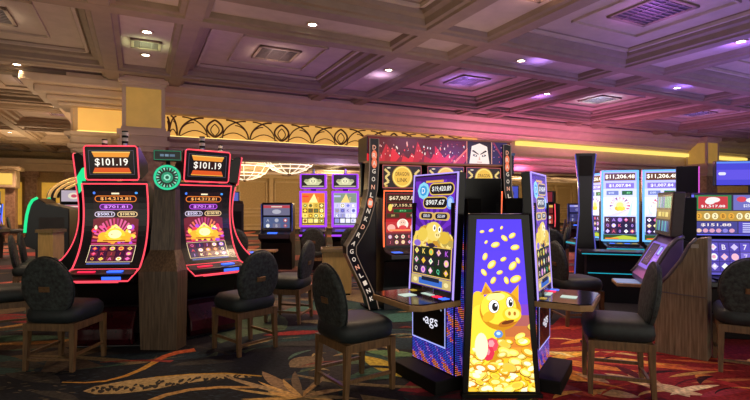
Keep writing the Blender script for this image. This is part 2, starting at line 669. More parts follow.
# black sweep under the left-hand machines and the dark blue field in front
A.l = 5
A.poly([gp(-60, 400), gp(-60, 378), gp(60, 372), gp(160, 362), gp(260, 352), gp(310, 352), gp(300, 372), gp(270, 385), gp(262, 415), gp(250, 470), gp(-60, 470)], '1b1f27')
A.l = 6
for x0, y0, x1, y1, w in ((5, 374, 60, 384, .10), (-20, 365, 45, 368, .09), (170, 366, 235, 362, .07), (30, 392, 80, 404, .05)):
    A.poly(leaf_pts(gp(x0, y0), gp(x1, y1), w, .04), '3c3a36')
fr2 = random.Random(3)
for _ in range(170):
    x, y = fr2.uniform(-20, 245), fr2.uniform(358, 400)
    p = gp(x, y)
    a = fr2.uniform(-.5, .5)
    c = '2c3a44' if x > 70 else '5f5646'
    A.poly(leaf_pts(p, (p[0] + .06 * math.cos(a), p[1] + .06 * math.sin(a)), .008), c)
# the long striped leaf
A.l = 7
lf = [gp(83, 392), gp(95, 387), gp(125, 381.5), gp(160, 377), gp(200, 374.5), gp(245, 375), gp(252, 378), gp(215, 380), gp(180, 385), gp(150, 391), gp(120, 394.5), gp(95, 395)]
A.poly(lf, 'b09868')
A.l = 8
for k in range(46):
    t = k / 45
    x = 92 + 152 * t
    yt, yb = 387.5 - 12.5 * t ** .75, 394.5 - 15.5 * t ** 1.15
    y = fr2.uniform(min(yt, yb) + .5, max(yt, yb) - .3)
    p, q = gp(x, y - 1.6), gp(x + fr2.uniform(-5, 3), y + 1.8)
    A.poly(leaf_pts(p, q, .012 + .012 * fr2.random(), .01), '33302c')


def sweep(pts, w0, w1, c):
    P = [gp(*p) for p in pts]
    a, b = [], []
    n = len(P)
    for i, (x, y) in enumerate(P):
        (xa, ya), (xb, yb) = P[max(i - 1, 0)], P[min(i + 1, n - 1)]
        L = math.hypot(xb - xa, yb - ya)
        w = w0 + (w1 - w0) * i / (n - 1)
        a.append((x - (yb - ya) / L * w, y + (xb - xa) / L * w))
        b.append((x + (yb - ya) / L * w, y - (xb - xa) / L * w))
    A.poly(a + b[::-1], c)


sweep([(62, 383), (85, 383.5), (105, 382), (125, 377), (142, 370), (156, 362)], .008, .035, 'b5893c')
sweep([(154, 362.5), (165, 357), (178, 353), (195, 350.5)], .035, .06, 'b25a34')
sweep([(100, 363), (125, 361.5), (150, 361), (172, 362)], .01, .03, '8a3a34')
sweep([(150, 402), (165, 396), (190, 390.5), (220, 388), (262, 388)], .035, .02, 'b58f55')
sweep([(155, 378), (190, 375), (225, 374), (262, 377)], .01, .012, 'b8943e')
# the burst of petals in the middle
bx = (303, 398)
pet = [((222, 376), .03, 'a38a66'), ((225, 388), .02, 'b59a62'), ((262, 372), .06, '8f7458'), ((240, 400), .03, 'c09a58'), ((258, 382), .02, 'd0a868'), ((268, 392), .03, 'caa060'),
       ((295, 372), .035, '6a5a48'), ((330, 374), .03, '7f6a50'), ((345, 390), .04, 'a08460'), ((335, 402), .03, 'c8a468'), ((283, 380), .025, 'c09a60'), ((318, 384), .02, 'b08a58'), ((360, 400), .03, '8a7a5a')]
A.l = 8
for p, w, c in pet:
    A.poly(leaf_pts(gp(*bx), gp(*p), w, .02), c)
A.l = 7
A.poly(leaf_pts(gp(290, 368), gp(322, 357), .16), '75644c')
A.poly(leaf_pts(gp(262, 336), gp(330, 332), .09, .03), '7e2a28')
A.poly(leaf_pts(gp(262, 345), gp(350, 346), .10, .05), '30302e')
A.poly(leaf_pts(gp(345, 380), gp(425, 362), .16, -.03), '3c5a4a')
A.poly(leaf_pts(gp(362, 356), gp(402, 378), .10, .02), 'b8a03c')  # also carries the pig panel's yellow light on the floor, as colour
A.poly(leaf_pts(gp(366, 352), gp(420, 356), .09), '5a7a52')
A.poly(leaf_pts(gp(370, 322), gp(430, 314), .22), '3f6a60')
A.poly(leaf_pts(gp(280, 312), gp(330, 306), .16), '3c5a50')
A.poly(leaf_pts(gp(295, 322), gp(345, 324), .10, .04), '6a6048')
A.l = 8
for q in range(26):
    x, y = fr2.uniform(250, 420), fr2.uniform(305, 372)
    p, a = gp(x, y), fr2.gauss(.3, .5)
    L = fr2.uniform(.15, .5)
    A.poly(leaf_pts(p, (p[0] + L * math.cos(a), p[1] + L * math.sin(a)), .012 + .02 * fr2.random(), .05), fr2.choice(['8f7a54', 'a08a60', '2a3a3c', '15191c', '7a3a30', '4a6458']))
# rays of red, orange and cream, the pig panel's yellow light painted in
A.l = 5
A.poly([gp(538, 420), gp(538, 340), gp(560, 318), gp(640, 322), gp(800, 345), gp(900, 420), gp(800, 470), gp(560, 470)], '8a2026')
o = gp(500, 352)
ray = [((640, 352), .05, 'f0b848'), ((690, 366), .08, 'd07834'), ((620, 344), .045, 'f0cc70'), ((660, 342), .05, 'c05a30'), ((720, 352), .05, '9a2c2a'), ((640, 372), .09, 'e08a40'),
       ((610, 362), .05, 'ffd050'), ((700, 392), .07, '9a2430'), ((625, 390), .06, 'd06a34'), ((750, 372), .06, 'c0503a'), ((590, 352), .05, 'ffd868'), ((600, 378), .06, 'f09a3e')]
A.l = 6
for p, w, c in ray:
    A.poly(leaf_pts(o, gp(*p), w, -.06), c)
A.l = 7
for x0, y0, x1, y1, w, c in ((575, 374, 610, 384, .06, 'c8a070'), (590, 392, 640, 398, .08, 'd0a878'), (628, 372, 660, 392, .10, 'b88a62'), (655, 390, 705, 396, .06, 'd2b488'), (668, 378, 720, 372, .03, 'c89a50'),
                             (600, 352, 650, 358, .03, 'd8b070'), (560, 384, 580, 398, .07, '8a3a50'), (700, 398, 750, 390, .05, '9a3040'), (660, 360, 740, 366, .03, 'c86a3a'), (690, 384, 760, 380, .03, 'b86a44'),
                             (545, 366, 575, 372, .05, 'd8923a'), (640, 350, 700, 346, .02, 'c45a32'), (615, 366, 640, 380, .05, '5a1a24')):
    A.poly(leaf_pts(gp(x0, y0), gp(x1, y1), w, .02), c)
A.l = 8
for x0, y0, x1, y1, w, c in ((542, 362, 600, 352, .06, 'ffcc50'), (546, 372, 590, 384, .07, 'f0a040'), (560, 345, 610, 338, .05, 'e08a3a'), (590, 358, 668, 366, .05, 'f2b458'), (604, 374, 652, 388, .06, 'e8c48a'),
                             (640, 366, 700, 372, .04, 'e07a38'), (655, 384, 690, 398, .08, 'dcc090'), (676, 358, 740, 362, .03, 'c85030'), (700, 378, 750, 392, .05, 'b03038'), (560, 392, 610, 400, .05, 'b84a3a'),
                             (548, 330, 590, 327, .07, 'c04a30'), (610, 332, 650, 336, .05, 'a8323a'), (545, 352, 575, 358, .03, 'fff0a0'), (630, 344, 690, 352, .03, 'ffb050'), (670, 396, 720, 386, .04, 'f0d8a8')):  # brightest yellows hold the pig panel's light in their colour
    A.poly(leaf_pts(gp(x0, y0), gp(x1, y1), w, .03), c)
for q in range(30):
    x, y = fr2.uniform(545, 750), fr2.uniform(330, 400)
    p, a = gp(x, y), fr2.gauss(.15, .35)
    L = fr2.uniform(.15, .45)
    A.poly(leaf_pts(p, (p[0] + L * math.cos(a), p[1] + L * math.sin(a)), .01 + .02 * fr2.random(), .04), fr2.choice(['d88a40', 'f0c070', '5a1420', 'c04030', '30141c', 'e0a058']))
fl = A.build('floor', fn=lambda u, v, h: Vector((u, v, h)), m=print_mat('patterned_carpet', .9, .5, 32, .4))
structure(fl)
# slab the carpet lies on
m = MB()
m.box(-20, -4, -.2, 62, 60, -.002)
structure(m.build('floor', mat('floor_slab', '2a2426', .9)))
# ================= chairs =================
def make_chair():
    """padded casino chair, seat facing local +Y"""
    t = thing('casino_chair', (0, 0, 0), 0, 'x', 'chair', 'casino chairs with round padded backs')
    # cushion
    m = MB()
    n, secs = 28, [(.40, .80), (.425, .96), (.47, 1.0), (.52, .97), (.55, .86), (.565, .60)]
    vs, fs = [], []
    for z, s in secs:
        for k in range(n):
            a = 2 * PI * k / n
            c, q = math.cos(a), math.sin(a)
            r = 1 / (abs(c) ** 5 + abs(q) ** 5) ** .2
            vs.append((c * r * .245 * (s if s > .9 else s * 1.02), q * r * .25 * s, z))
    for i in range(len(secs) - 1):
        for k in range(n):
            fs.append((i * n + k, i * n + (k + 1) % n, (i + 1) * n + (k + 1) % n, (i + 1) * n + k))
    fs += [tuple(range(n))[::-1], tuple(range((len(secs) - 1) * n, len(secs) * n))]
    m.add(vs, fs)
    m.build('seat', M_LEATHER, t, smooth=True)
    # wooden frame under the seat
    m = MB()
    x, y = .225, .225
    m.box(-x, -y, .345, x, -y + .03, .41).box(-x, y - .03, .345, x, y, .41).box(-x, -y, .345, -x + .03, y, .41).box(x - .03, -y, .345, x, y, .41)
    m.box(-x + .02, -y + .02, .395, x - .02, y - .02, .412)
    m.build('seat_frame', M_LEG, t, bevel=.004)
    # legs
    for sx in (-1, 1):
        for sy in (-1, 1):
            m = MB()
            pts = [(sx * .207, sy * .205, .41), (sx * .207, sy * .206, .28), (sx * .21, sy * .212, .14), (sx * .212, sy * (.222 if sy < 0 else .21), 0)]
            for (p, q), (a, b) in zip(zip(pts[:-1], pts[1:]), ((.048, .044), (.044, .038), (.038, .032))):
                vv = [(p[0] + i * a / 2, p[1] + j * a / 2, p[2]) for i, j in ((-1, -1), (1, -1), (1, 1), (-1, 1))] + [(q[0] + i * b / 2, q[1] + j * b / 2, q[2]) for i, j in ((-1, -1), (1, -1), (1, 1), (-1, 1))]
                m.add(vv, [(3, 2, 1, 0), (4, 5, 6, 7), (0, 1, 5, 4), (1, 2, 6, 5), (2, 3, 7, 6), (3, 0, 4, 7)])
            m.build('leg', M_LEG, t)
    for sx in (-1, 1):
        m = MB()
        m.bar((sx * .21, -.21, .135), (sx * .21, .208, .135), .018, .026)
        m.build('stretcher', M_LEG, t)
    m = MB()
    m.bar((-.21, -.213, .10), (.21, -.213, .10), .026, .018)
    m.build('stretcher', M_LEG, t)
    # round back, leaning a little
    Mx = Matrix.Translation((0, -.235, .72)) @ Matrix.Rotation(math.radians(9), 4, 'X') @ Matrix.Diagonal((1, 1, 1.2, 1)) @ Matrix.Rotation(math.radians(90), 4, 'X')
    m = MB()
    pr = [(0, -.036), (.10, -.036), (.19, -.032), (.218, -.022), (.228, 0), (.218, .022), (.19, .03), (.10, .036), (0, .038)]
    m.lathe([(max(r, 1e-5), z) for r, z in pr], 40, Mx)
    bk = m.build('backrest', M_FABRIC, t, smooth=True)
    m = MB()
    m.tube([Mx @ Vector((.227 * math.cos(2 * PI * k / 40), .227 * math.sin(2 * PI * k / 40), -.012)) for k in range(41)], .008, 6, cap=False)
    m.build('piping', M_LEATHER, bk, smooth=True)
    m = MB()
    m.box(-.048, -.02, .036, .048, .02, .046, Mx)
    h = m.build('back_handle', M_BRASS, bk, bevel=.004)
    m = MB()
    m.box(-.034, -.009, .0455, .034, .009, .0475, Mx)
    m.build('hand_slot', M_LEG, h)
    for sx in (-1, 1):
        m = MB()
        m.bar((sx * .12, -.20, .38), (sx * .12, -.218, .56), .03, .02)
        m.build('back_bracket', M_BLACK, t)
    return t


CHAIRS = [
    # x, y, facing dx, dy, label
    (-2.80, 4.36, .06, 1, 'round-backed dark casino chair seen from behind at the left red-edged machine'),
    (-3.98, 5.20, .86, .5, 'dark casino chair seat cut off by the left edge, behind the nearest left chair'),
    (-1.31, 4.83, -.72, .62, 'dark casino chair with pale legs at the right red-edged machine'),
    (-1.08, 6.02, -.96, .22, 'green-lit casino chair standing edge-on behind the chair at the right red-edged machine'),
    (-.16, 3.80, .80, .58, 'dark casino chair facing the left deck of the purple piggy machine'),
    (1.91, 3.80, -.93, .30, 'dark casino chair in front of the wood side panel, by the right piggy deck'),
    (2.46, 5.88, .97, .10, 'dark green casino chair just beyond the right deck of the piggy machine'),
    (3.27, 4.22, .5, .87, 'round-backed dark casino chair at the right edge, facing the wide three-reel screens'),
    (-1.20, 9.45, -.05, 1, 'casino chair in front of the gold-screened purple slot machine'),
    (-.42, 9.45, .05, 1, 'casino chair at the white-reeled purple machine, beside the beige bin'),
    (-5.05, 7.1, .85, .52, 'casino chair standing edge-on before the green-lit machine at far left'),
    (-5.38, 7.72, .85, .52, 'casino chair just behind another edge-on chair at the far left green-lit machine'),
    (-2.55, 9.0, .0, 1, 'casino chair in front of the small black slot machine under the chandeliers'),
    (3.28, 9.0, .3, .9, 'casino chair beyond the violet-edged black machine, at the edge of the aisle'),
    (3.55, 9.6, -.9, .3, 'nearest of the distant dark chairs in the aisle by the red-lit machine'),
    (4.3, 11.3, -.9, .3, 'middle one of the distant dark chairs in the aisle by the red-lit machine'),
    (5.5, 14.6, -.9, .3, 'farthest of the distant dark chairs in the aisle, before the panelled wall'),
    (-12.6, 16.9, .8, .5, 'tiny distant chair before the lit gold wall panels at far left'),
]
proto = make_chair()
for i, (x, y, dx, dy, lb) in enumerate(CHAIRS):
    o = proto if i == 0 else copy_tree(proto)
    o.location = (x, y, 0.0075)
    o.rotation_euler.z = face(dx, dy)
    o['label'] = lb
# ================= slot machines with the tall curved red-edged screens =================
def reel_grid(A, x0, y0, x1, y1, nx, ny, bgs, fgs, gap, rr, glyphs='AKQJ', lettered=.4):
    """a window of reels: cells with a disc, a diamond or a letter"""
    w, h = (x1 - x0) / nx, (y1 - y0) / ny
    base = A.l
    for i in range(nx):
        for j in range(ny):
            A.l = base
            a, b = x0 + i * w, y0 + j * h
            A.rect(a + gap, b + gap, a + w - gap, b + h - gap, rr.choice(bgs))
            A.l = base + 1
            cx, cy, s = a + w / 2, b + h / 2, min(w, h) * .36
            k = rr.random()
            c = rr.choice(fgs)
            if k < lettered:
                A.text(rr.choice(glyphs), cx, cy, s * 1.5, c, bold=.05)
            elif k < lettered + .3:
                A.ell(cx, cy, s, s, c, 14)
                A.l = base + 2
                A.ell(cx, cy, s * .55, s * .55, rr.choice(fgs), 10)
            else:
                A.poly([(cx - s, cy), (cx, cy - s), (cx + s, cy), (cx, cy + s)], c)
                A.l = base + 2
                A.ell(cx, cy + s * .1, s * .4, s * .4, rr.choice(fgs), 10)
    A.l = base + 2


SP0, SP1, SP2 = (-.21, .80), (.10, 1.10), (-.03, 1.66)


def curve_fn(v0=0.0):
    def fn(u, v, h):
        t = max(0, min(1, v / .94))
        y, z = bez(SP0, SP1, SP2, t)
        y2, z2 = bez(SP0, SP1, SP2, min(1, t + .02))
        y1, z1 = bez(SP0, SP1, SP2, max(0, t - .02))
        d = Vector((0, y2 - y1, z2 - z1)).normalized()
        n = Vector((0, -d.z, d.y))
        return Vector((u * 1.12, y, z)) + n * (h + .002)
    return fn


M_RED = glow('red_edge_light', 'ff4a5a', 1.5)
M_BLUEBTN = glow('blue_button', '3a6cff', 1.6)
M_REDBTN = glow('red_button', 'ff2a50', 1.3)
M_GREENL = glow('green_edge_light', '22e08a', 1.2)


def curved_slot(loc, az, label, seed, base_mat):
    rr = random.Random(seed)
    t = thing('slot_machine', loc, az, label, 'slot machine', 'slot machines with curved red-edged screens')
    n = 14
    cv = [bez(SP0, SP1, SP2, k / n) for k in range(n + 1)]
    # cabinet with the hollow-curved front
    prof = [(.36, 0), (.36, 1.0), (.14, 1.60), (.05, 1.69), (-.03, 1.69)] + cv[::-1] + [(-.22, .79), (-.37, .765), (-.385, .73), (-.37, .685), (-.16, .63), (-.06, .40), (-.10, .12), (-.20, .02), (-.20, 0)]
    m = MB()
    m.prism(prof, -.33, .33)
    m.build('cabinet', M_BLACK, t, bevel=.006)
    # bright edges: both sides of the screen, its head and its foot
    m = MB()
    for s in (-1, 1):
        m.tube([(s * .327, y - .004, z + .002) for y, z in cv], .008, 6)
    m.tube([(-.327, cv[-1][0] - .004, cv[-1][1]), (.327, cv[-1][0] - .004, cv[-1][1])], .007, 6)
    m.tube([(-.327, -.222, .795), (.327, -.222, .795)], .006, 6)
    m.tube([(-.327, -.22, .80), (-.327, -.385, .745), (-.29, -.392, .70), (.29, -.392, .70), (.327, -.385, .745), (.327, -.22, .80)], .007, 6)
    m.build('edge_light', M_RED, t, smooth=True)
    # picture
    A = Art(.0006)
    A.rect(-.29, .015, .29, .925, '0a080a')
    A.up()
    A.rect(-.205, .05, .205, .875, '1a0c10')
    A.up().poly([(-.205, .30), (.205, .30), (.205, .60), (.15, .62), (-.15, .62), (-.205, .60)], '6a1626')
    A.up()
    for k in range(18):      # burst of light behind the emblem
        a = PI * k / 17
        A.poly([(0, .36), (.20 * math.cos(a - .05), .36 + .25 * math.sin(a - .05)), (.20 * math.cos(a + .05), .36 + .25 * math.sin(a + .05))], rr.choice(['c8406a', 'a0306a', 'e0704a', 'd85a90']))
    A.up()
    for k in range(40):
        A.ell(rr.uniform(-.19, .19), rr.uniform(.33, .52), rr.uniform(.012, .03), rr.uniform(.012, .03), rr.choice(['ffd24a', 'ff9a3a', 'f0508a', 'fff0c0', 'b04ad0', 'e83a4a']), 10)
    A.up()
    A.ell(0, .43, .095, .075, 'ffcf3a').ell(-.10, .41, .05, .05, 'f5b030').ell(.10, .41, .05, .05, 'f5b030').rect(-.15, .345, .15, .375, 'e8a838')
    A.up()
    A.ell(0, .435, .06, .05, 'fff2b0').poly([(-.06, .49), (0, .55), (.06, .49), (.02, .50), (0, .52), (-.02, .50)], 'ffe07a')
    A.ell(-.025, .44, .012, .016, '6a2a10', 10).ell(.025, .44, .012, .016, '6a2a10', 10)
    A.rect(-.10, .353, .10, .367, 'b05a20')
    A.l = 3
    for x0, y0, x1, y1, c, tx, tc in ((-.19, .775, .19, .835, 'e87a2a', '$14,212.81', 'ffb060'), (-.15, .70, .15, .755, 'c050e0', '$701.81', 'e090ff'),
                                      (-.195, .625, -.01, .68, 'd8c8e0', '$500.1', 'e8e0ff'), (.01, .625, .195, .68, 'f0c890', '$100.90', 'ffe0a0')):
        A.l = 3
        A.pill(x0, y0, x1, y1, c)
        A.l = 4
        A.pill(x0 + .007, y0 + .007, x1 - .007, y1 - .007, '1c0810' if c[0] != 'c' else '4a1060')
        A.l = 5
        A.text(tx, (x0 + x1) / 2, (y0 + y1) / 2, (y1 - y0) * .55, tc, (x1 - x0) * .72, .04)
    A.l = 5
    A.rect(-.035, .848, .035, .862, 'ffe8c0').ell(-.19, .86, .012, .012, '4a80ff', 10).ell(.19, .86, .014, .01, '4aa0ff', 10)
    A.l = 3
    A.rect(-.20, .315, .20, .325, 'd84a8a').rect(-.205, .085, .205, .305, 'f0d8a8')
    A.up().rect(-.20, .09, .20, .30, '2a0a20')
    A.up()
    reel_grid(A, -.195, .095, .195, .295, 5, 3, ['5a1a3a', '3a1230', '6a2a30', '2a1a4a'], ['ffd860', 'ffb040', 'f06ab0', 'fff0c0', 'e04050', 'd8a0ff'], .003, rr)
    A.l = 3
    A.rect(-.19, .055, .19, .075, '4a5aa0').rect(-.18, .06, -.06, .07, 'c0c8e8').rect(.06, .06, .17, .07, 'e8a840')
    A.build('screen', t, curve_fn(), [k * .94 / 16 for k in range(1, 16)], screen_mat(1.3))
    # button shelf
    m = MB()
    m.box(-.30, -.002, 0, .30, .002, .15, Matrix.Translation((0, -.228, .7935)) @ Matrix.Rotation(math.radians(104), 4, 'X') @ Matrix.Translation((0, 0, 0)))
    d = m.build('button_deck', M_GREY, t)
    m = MB()
    m.box(.06, -.335, .776, .20, -.275, .790)
    b = m.build('spin_button', M_BLUEBTN, d, bevel=.003)
    m = MB()
    m.box(-.22, -.33, .776, -.06, -.29, .788)
    m.build('bet_button', M_REDBTN, d, bevel=.003)
    m = MB()
    m.box(.04, -.391, .712, .22, -.386, .742)
    m.build('shelf_light', M_BLUEBTN, d)
    m = MB()
    m.tube([(-.2, -.395, .688), (.2, -.395, .688)], .004, 6)
    m.build('under_light', M_RED, t)
    # topper on two stubs
    for s in (-1, 1):
        MB().box(s * .12 - .03, -.06, 1.68, s * .12 + .03, .06, 1.74).build('topper_mount', M_MATTE, t)
    L = Matrix.Translation((0, -.07, 1.70)) @ Matrix.Rotation(math.radians(8), 4, 'X')
    m = MB()
    m.prism([(0, .01), (0, .345), (.06, .35), (.26, .16), (.26, .06), (.10, 0)], -.265, .265, 'x', L)
    top = m.build('topper', M_BLACK, t, bevel=.012)
    m = MB()
    q = [(-.25, 0), (-.265, .02), (-.265, .33), (-.245, .35), (.245, .35), (.265, .33), (.265, .02), (.25, 0), (-.25, 0)]
    m.tube([L @ Vector((a, -.004, b)) for a, b in q], .0075, 6, cap=False)
    m.build('topper_edge_light', M_RED, top, smooth=True)
    A = Art(.0006)
    A.rect(-.22, .06, .22, .30, '0c0a0c').up()
    A.frame(-.225, .055, .225, .305, .004, '5a5060')
    A.poly([(-.19, .075), (.19, .075), (.17, .125), (-.17, .125)], 'd8541e').poly([(-.17, .235), (.17, .235), (.19, .285), (-.19, .285)], 'e8912e')
    A.rect(-.165, .125, .165, .235, '2a0d08')
    A.up().rect(-.19, .07, .19, .078, 'f0b040').rect(-.19, .282, .19, .29, 'ffd070')
    A.up().text('$101.19', 0, .18, .085, 'fff6e8', .33, .045)
    A.build('topper_screen', top, lambda u, v, h: L @ Vector((u, -h - .001, v)), (), screen_mat(1.15))
    # candle light on a pole
    c = MB()
    c.lathe([(.014, 1.95), (.014, 2.06), (.032, 2.065), (.032, 2.10)], 14, Matrix.Translation((.04, .12, 0)))
    cd = c.build('candle', M_CHROME, t, smooth=False)
    for z0, z1, mm in ((2.10, 2.125, M_MATTE), (2.125, 2.16, mat('candle_white', 'd8d0c8', .4)), (2.16, 2.185, M_MATTE), (2.185, 2.22, mat('candle_white', 'd8d0c8', .4)), (2.22, 2.235, M_MATTE)):
        MB().lathe([(.031, z0), (.031, z1)], 14, Matrix.Translation((.04, .12, 0))).build('candle_band', mm, cd)
    # foot with dark panel
    m = MB()
    m.prism([(-.09, .03), (-.24, .03), (-.27, .10), (-.26, .20), (-.18, .36), (-.09, .40)], -.28, .28)
    m.build('kick_panel', base_mat, t, bevel=.02, smooth=False)
    return t


M_REDGLOSS = mat('dark_red_gloss', '3a0a14', .18, var=.4, scale=6)
curved_slot((-2.72, 5.04, 0), math.radians(4), 'red-edged curved machine with a $101.19 sign, left of the wooden divider', 1, M_REDGLOSS)
curved_slot((-1.955, 5.48, 0), math.radians(46), 'red-edged curved machine with a $101.19 sign, right of the wooden divider', 2, M_REDGLOSS)
curved_slot((-3.40, 5.88, 0), math.radians(-95), 'red-edged slot machine seen in profile at the left end of the $101.19 group', 3, M_REDGLOSS)
curved_slot((-1.92, 6.36, 0), math.radians(112), 'red-edged slot machine seen in profile at the right end of the $101.19 group', 4, M_REDGLOSS)

# wooden divider between the two front machines
t = thing('machine_divider', (-2.145, 4.945, 0), 0, 'wood-grain divider between the two red-edged machines, under the green wheel sign', 'cabinet')


def loft(levels):
    """stacked plan outlines joined into one solid"""
    n = len(levels[0][1])
    m = MB()
    vs = [(x, y, z) for z, pl in levels for x, y in pl]
    fs = [tuple(range(n))[::-1], tuple(range((len(levels) - 1) * n, len(levels) * n))]
    for i in range(len(levels) - 1):
        fs += [(i * n + k, i * n + (k + 1) % n, (i + 1) * n + (k + 1) % n, (i + 1) * n + k) for k in range(n)]
    return m.add(vs, fs)


lo = [(-.20, .10), (-.20, -.19), (.19, -.20), (.22, -.02), (0, .22)]
mi = [(-.18, .10), (-.15, -.05), (.10, -.05), (.13, .04), (0, .20)]
hi = [(-.17, .12), (-.13, .0), (.09, .0), (.11, .06), (0, .20)]
loft([(0, [(x * .93, y * .93) for x, y in lo]), (.70, lo), (.78, lo), (.98, mi), (1.60, hi)]).build('wood_panel', M_WOODPANEL, t)
loft([(1.60, hi), (1.66, hi)]).build('black_head', M_BLACK, t)
s = thing('wheel_sign', (-2.20, 5.12, 1.66), math.radians(20), 'round green glowing wheel emblem with a small black sign above the wooden divider', 'sign')
m = MB()
m.lathe([(.0001, -.02), (.13, -.02), (.135, 0), (.13, .02), (.0001, .02)], 32, Matrix.Translation((0, -.235, .06)) @ Matrix.Rotation(math.radians(90), 4, 'X'))
m.build('emblem_disc', M_BLACK, s)
m = MB()
m.box(-.03, -.22, .02, .03, -.10, .16)
m.build('bracket', M_MATTE, s)
A = Art(.001)
A.ell(0, .06, .128, .128, '18e0a0', 32).up().ell(0, .06, .105, .105, '062a20', 32).up()
for k in range(20):
    a = 2 * PI * k / 20
    A.poly([(.07 * math.cos(a), .06 + .07 * math.sin(a)), (.10 * math.cos(a - .09), .06 + .10 * math.sin(a - .09)), (.10 * math.cos(a + .09), .06 + .10 * math.sin(a + .09))], ['b8f0d8', '3ad8a0'][k % 2])
A.up().ell(0, .06, .055, .055, '1a9a70', 24).up().ell(0, .06, .035, .035, '9af0d0', 6, .3).up().ell(0, .06, .018, .018, '0a5a40', 12)
A.build('emblem_face', s, flat(-.257), (), screen_mat(.9))
m = MB()
m.box(-.135, -.20, .235, .135, -.05, .345)
b = m.build('sign_box', M_BLACK, s, bevel=.008)
m = MB()
m.box(-.02, -.12, .17, .02, -.08, .24)
m.build('sign_post', M_MATTE, s)
A = Art(.0008)
A.rect(-.125, .245, .125, .335, '041410').frame(-.13, .24, .13, .34, .008, '10805a').up().rect(-.07, .278, -.035, .302, '6a86a0').rect(-.025, .278, .01, .302, '7a96b0').rect(.02, .278, .07, .302, '5a7690')
A.build('sign_face', b, flat(-.202), (), screen_mat(.8))

# ================= the piggy pod: three machines and a tall lit panel round one core =================
PX, PY, PR = .93, 4.24, .50
M_DECKTOP = mat('deck_top_gloss', '141216', .12)
rr = random.Random(21)


def led_art(A, x0, y0, x1, y1, nx, ny, r):
    w, h = (x1 - x0) / nx, (y1 - y0) / ny
    for j in range(ny):
        for i in range(nx):
            k = math.sin(j * .55 + i * .9) + math.sin(j * .21 + 2) + r.gauss(0, .35)
            c = 'ff8a4a' if k > 1.15 else 'ff5a6a' if k > .95 else 'b07aff' if k > .2 else '5a3ad8' if k > -.6 else '3a5ae8'
            A.rect(x0 + (i + .12) * w, y0 + (j + .22) * h, x0 + (i + .88) * w, y0 + (j + .72) * h, c)


def pig_screen():
    A = Art(.0006)
    A.rect(-.275, .0, .275, .99, '4a1a90')
    A.up()
    for k in range(8):
        A.poly([(0, .45), (.5 * math.cos(k * .4), .45 + .6 * math.sin(k * .4)), (.5 * math.cos(k * .4 + .18), .45 + .6 * math.sin(k * .4 + .18))], '6a2ac0')
    A.rect(-.275, .955, .275, .99, '3a1478').rect(-.12, .935, .12, .955, 'e0a840')
    for y0, y1, x0, x1, tx in ((.83, .92, -.06, .255, '$19,420.89'), (.71, .80, -.14, .18, '$907.67')):
        A.l = 2
        A.pill(x0 - .01, y0 - .01, x1 + .01, y1 + .01, 'e8c050')
        A.l = 3
        A.pill(x0, y0, x1, y1, '101018')
        A.l = 4
        A.text(tx, (x0 + x1) / 2, (y0 + y1) / 2, .05, 'f4f4f0', (x1 - x0) * .8, .05)
    A.l = 2
    A.ell(-.15, .865, .085, .08, '8ad8f0', 8).ell(.215, .755, .05, .06, '6a9af8', 8)
    A.l = 3
    A.ell(-.15, .865, .055, .05, '3a9ad8', 8).text('D', -.15, .865, .05, 'ffffff').ell(.215, .755, .03, .04, 'b0d0ff', 8)
    for x0, x1 in ((-.17, -.01), (.03, .19)):
        A.l = 2
        A.pill(x0 - .03, .60, x1 + .03, .67, 'd8b060')
        A.l = 3
        A.pill(x0, .61, x1, .66, '1a1a28')
        A.l = 4
        A.text('$50.01' if x0 < 0 else '$25.89', (x0 + x1) / 2, .635, .03, 'e8e8f0', None, .04)
    # heap of gold with round golden figures
    A.l = 3
    r = random.Random(4)
    for k in range(70):
        A.l = 3 + (k % 3)
        x = r.uniform(-.25, .25)
        y = r.uniform(.37, .58 - abs(x) * .5)
        A.ell(x, y, r.uniform(.02, .05), r.uniform(.02, .04), r.choice(['e8c24a', 'd8a838', 'f4dc80', 'c89030', 'f0d060', 'b8a050']), 12)
    A.l = 6
    A.ell(.02, .50, .11, .085, 'f0d468', 20).ell(-.13, .47, .07, .06, 'e8c850', 16).ell(.16, .45, .07, .055, 'e0b840', 16)
    A.l = 7
    A.ell(.03, .53, .022, .03, 'ffffff', 12).ell(.10, .52, .02, .028, 'ffffff', 12).ell(.075, .47, .04, .028, 'f8e498', 12).ell(-.20, .385, .05, .03, '8a6ad0', 12)
    A.l = 8
    A.ell(.035, .53, .01, .016, '1a1020', 10).ell(.10, .52, .01, .015, '1a1020', 10).ell(.065, .47, .007, .01, '9a6a20', 8).ell(.088, .47, .007, .01, '9a6a20', 8).ell(0, .375, .05, .02, '2a2030', 12)
    A.l = 3
    A.rect(-.265, .10, .265, .365, 'e8c060')
    A.l = 4
    A.rect(-.255, .108, .255, .357, '1c2410')
    A.l = 5
    reel_grid(A, -.255, .108, .255, .357, 5, 3, ['14281c', '2a2a14', '3a2a60', '1a3a20', '241a30'], ['ffe070', 'f0c040', '60d8a0', 'c060e8', 'f8f0d0', 'f0b0d0', '9ad870'], .004, r, 'QKJA8', .3)
    A.l = 3
    A.rect(-.27, .01, .27, .095, 'c8b070').rect(-.16, .02, .16, .075, '3a6ac8')
    A.l = 4
    A.rect(-.12, .055, .12, .09, '182038').ell(-.21, .05, .03, .02, 'f0e0a0', 10).ell(.21, .05, .03, .02, 'f0e0a0', 10)
    return A


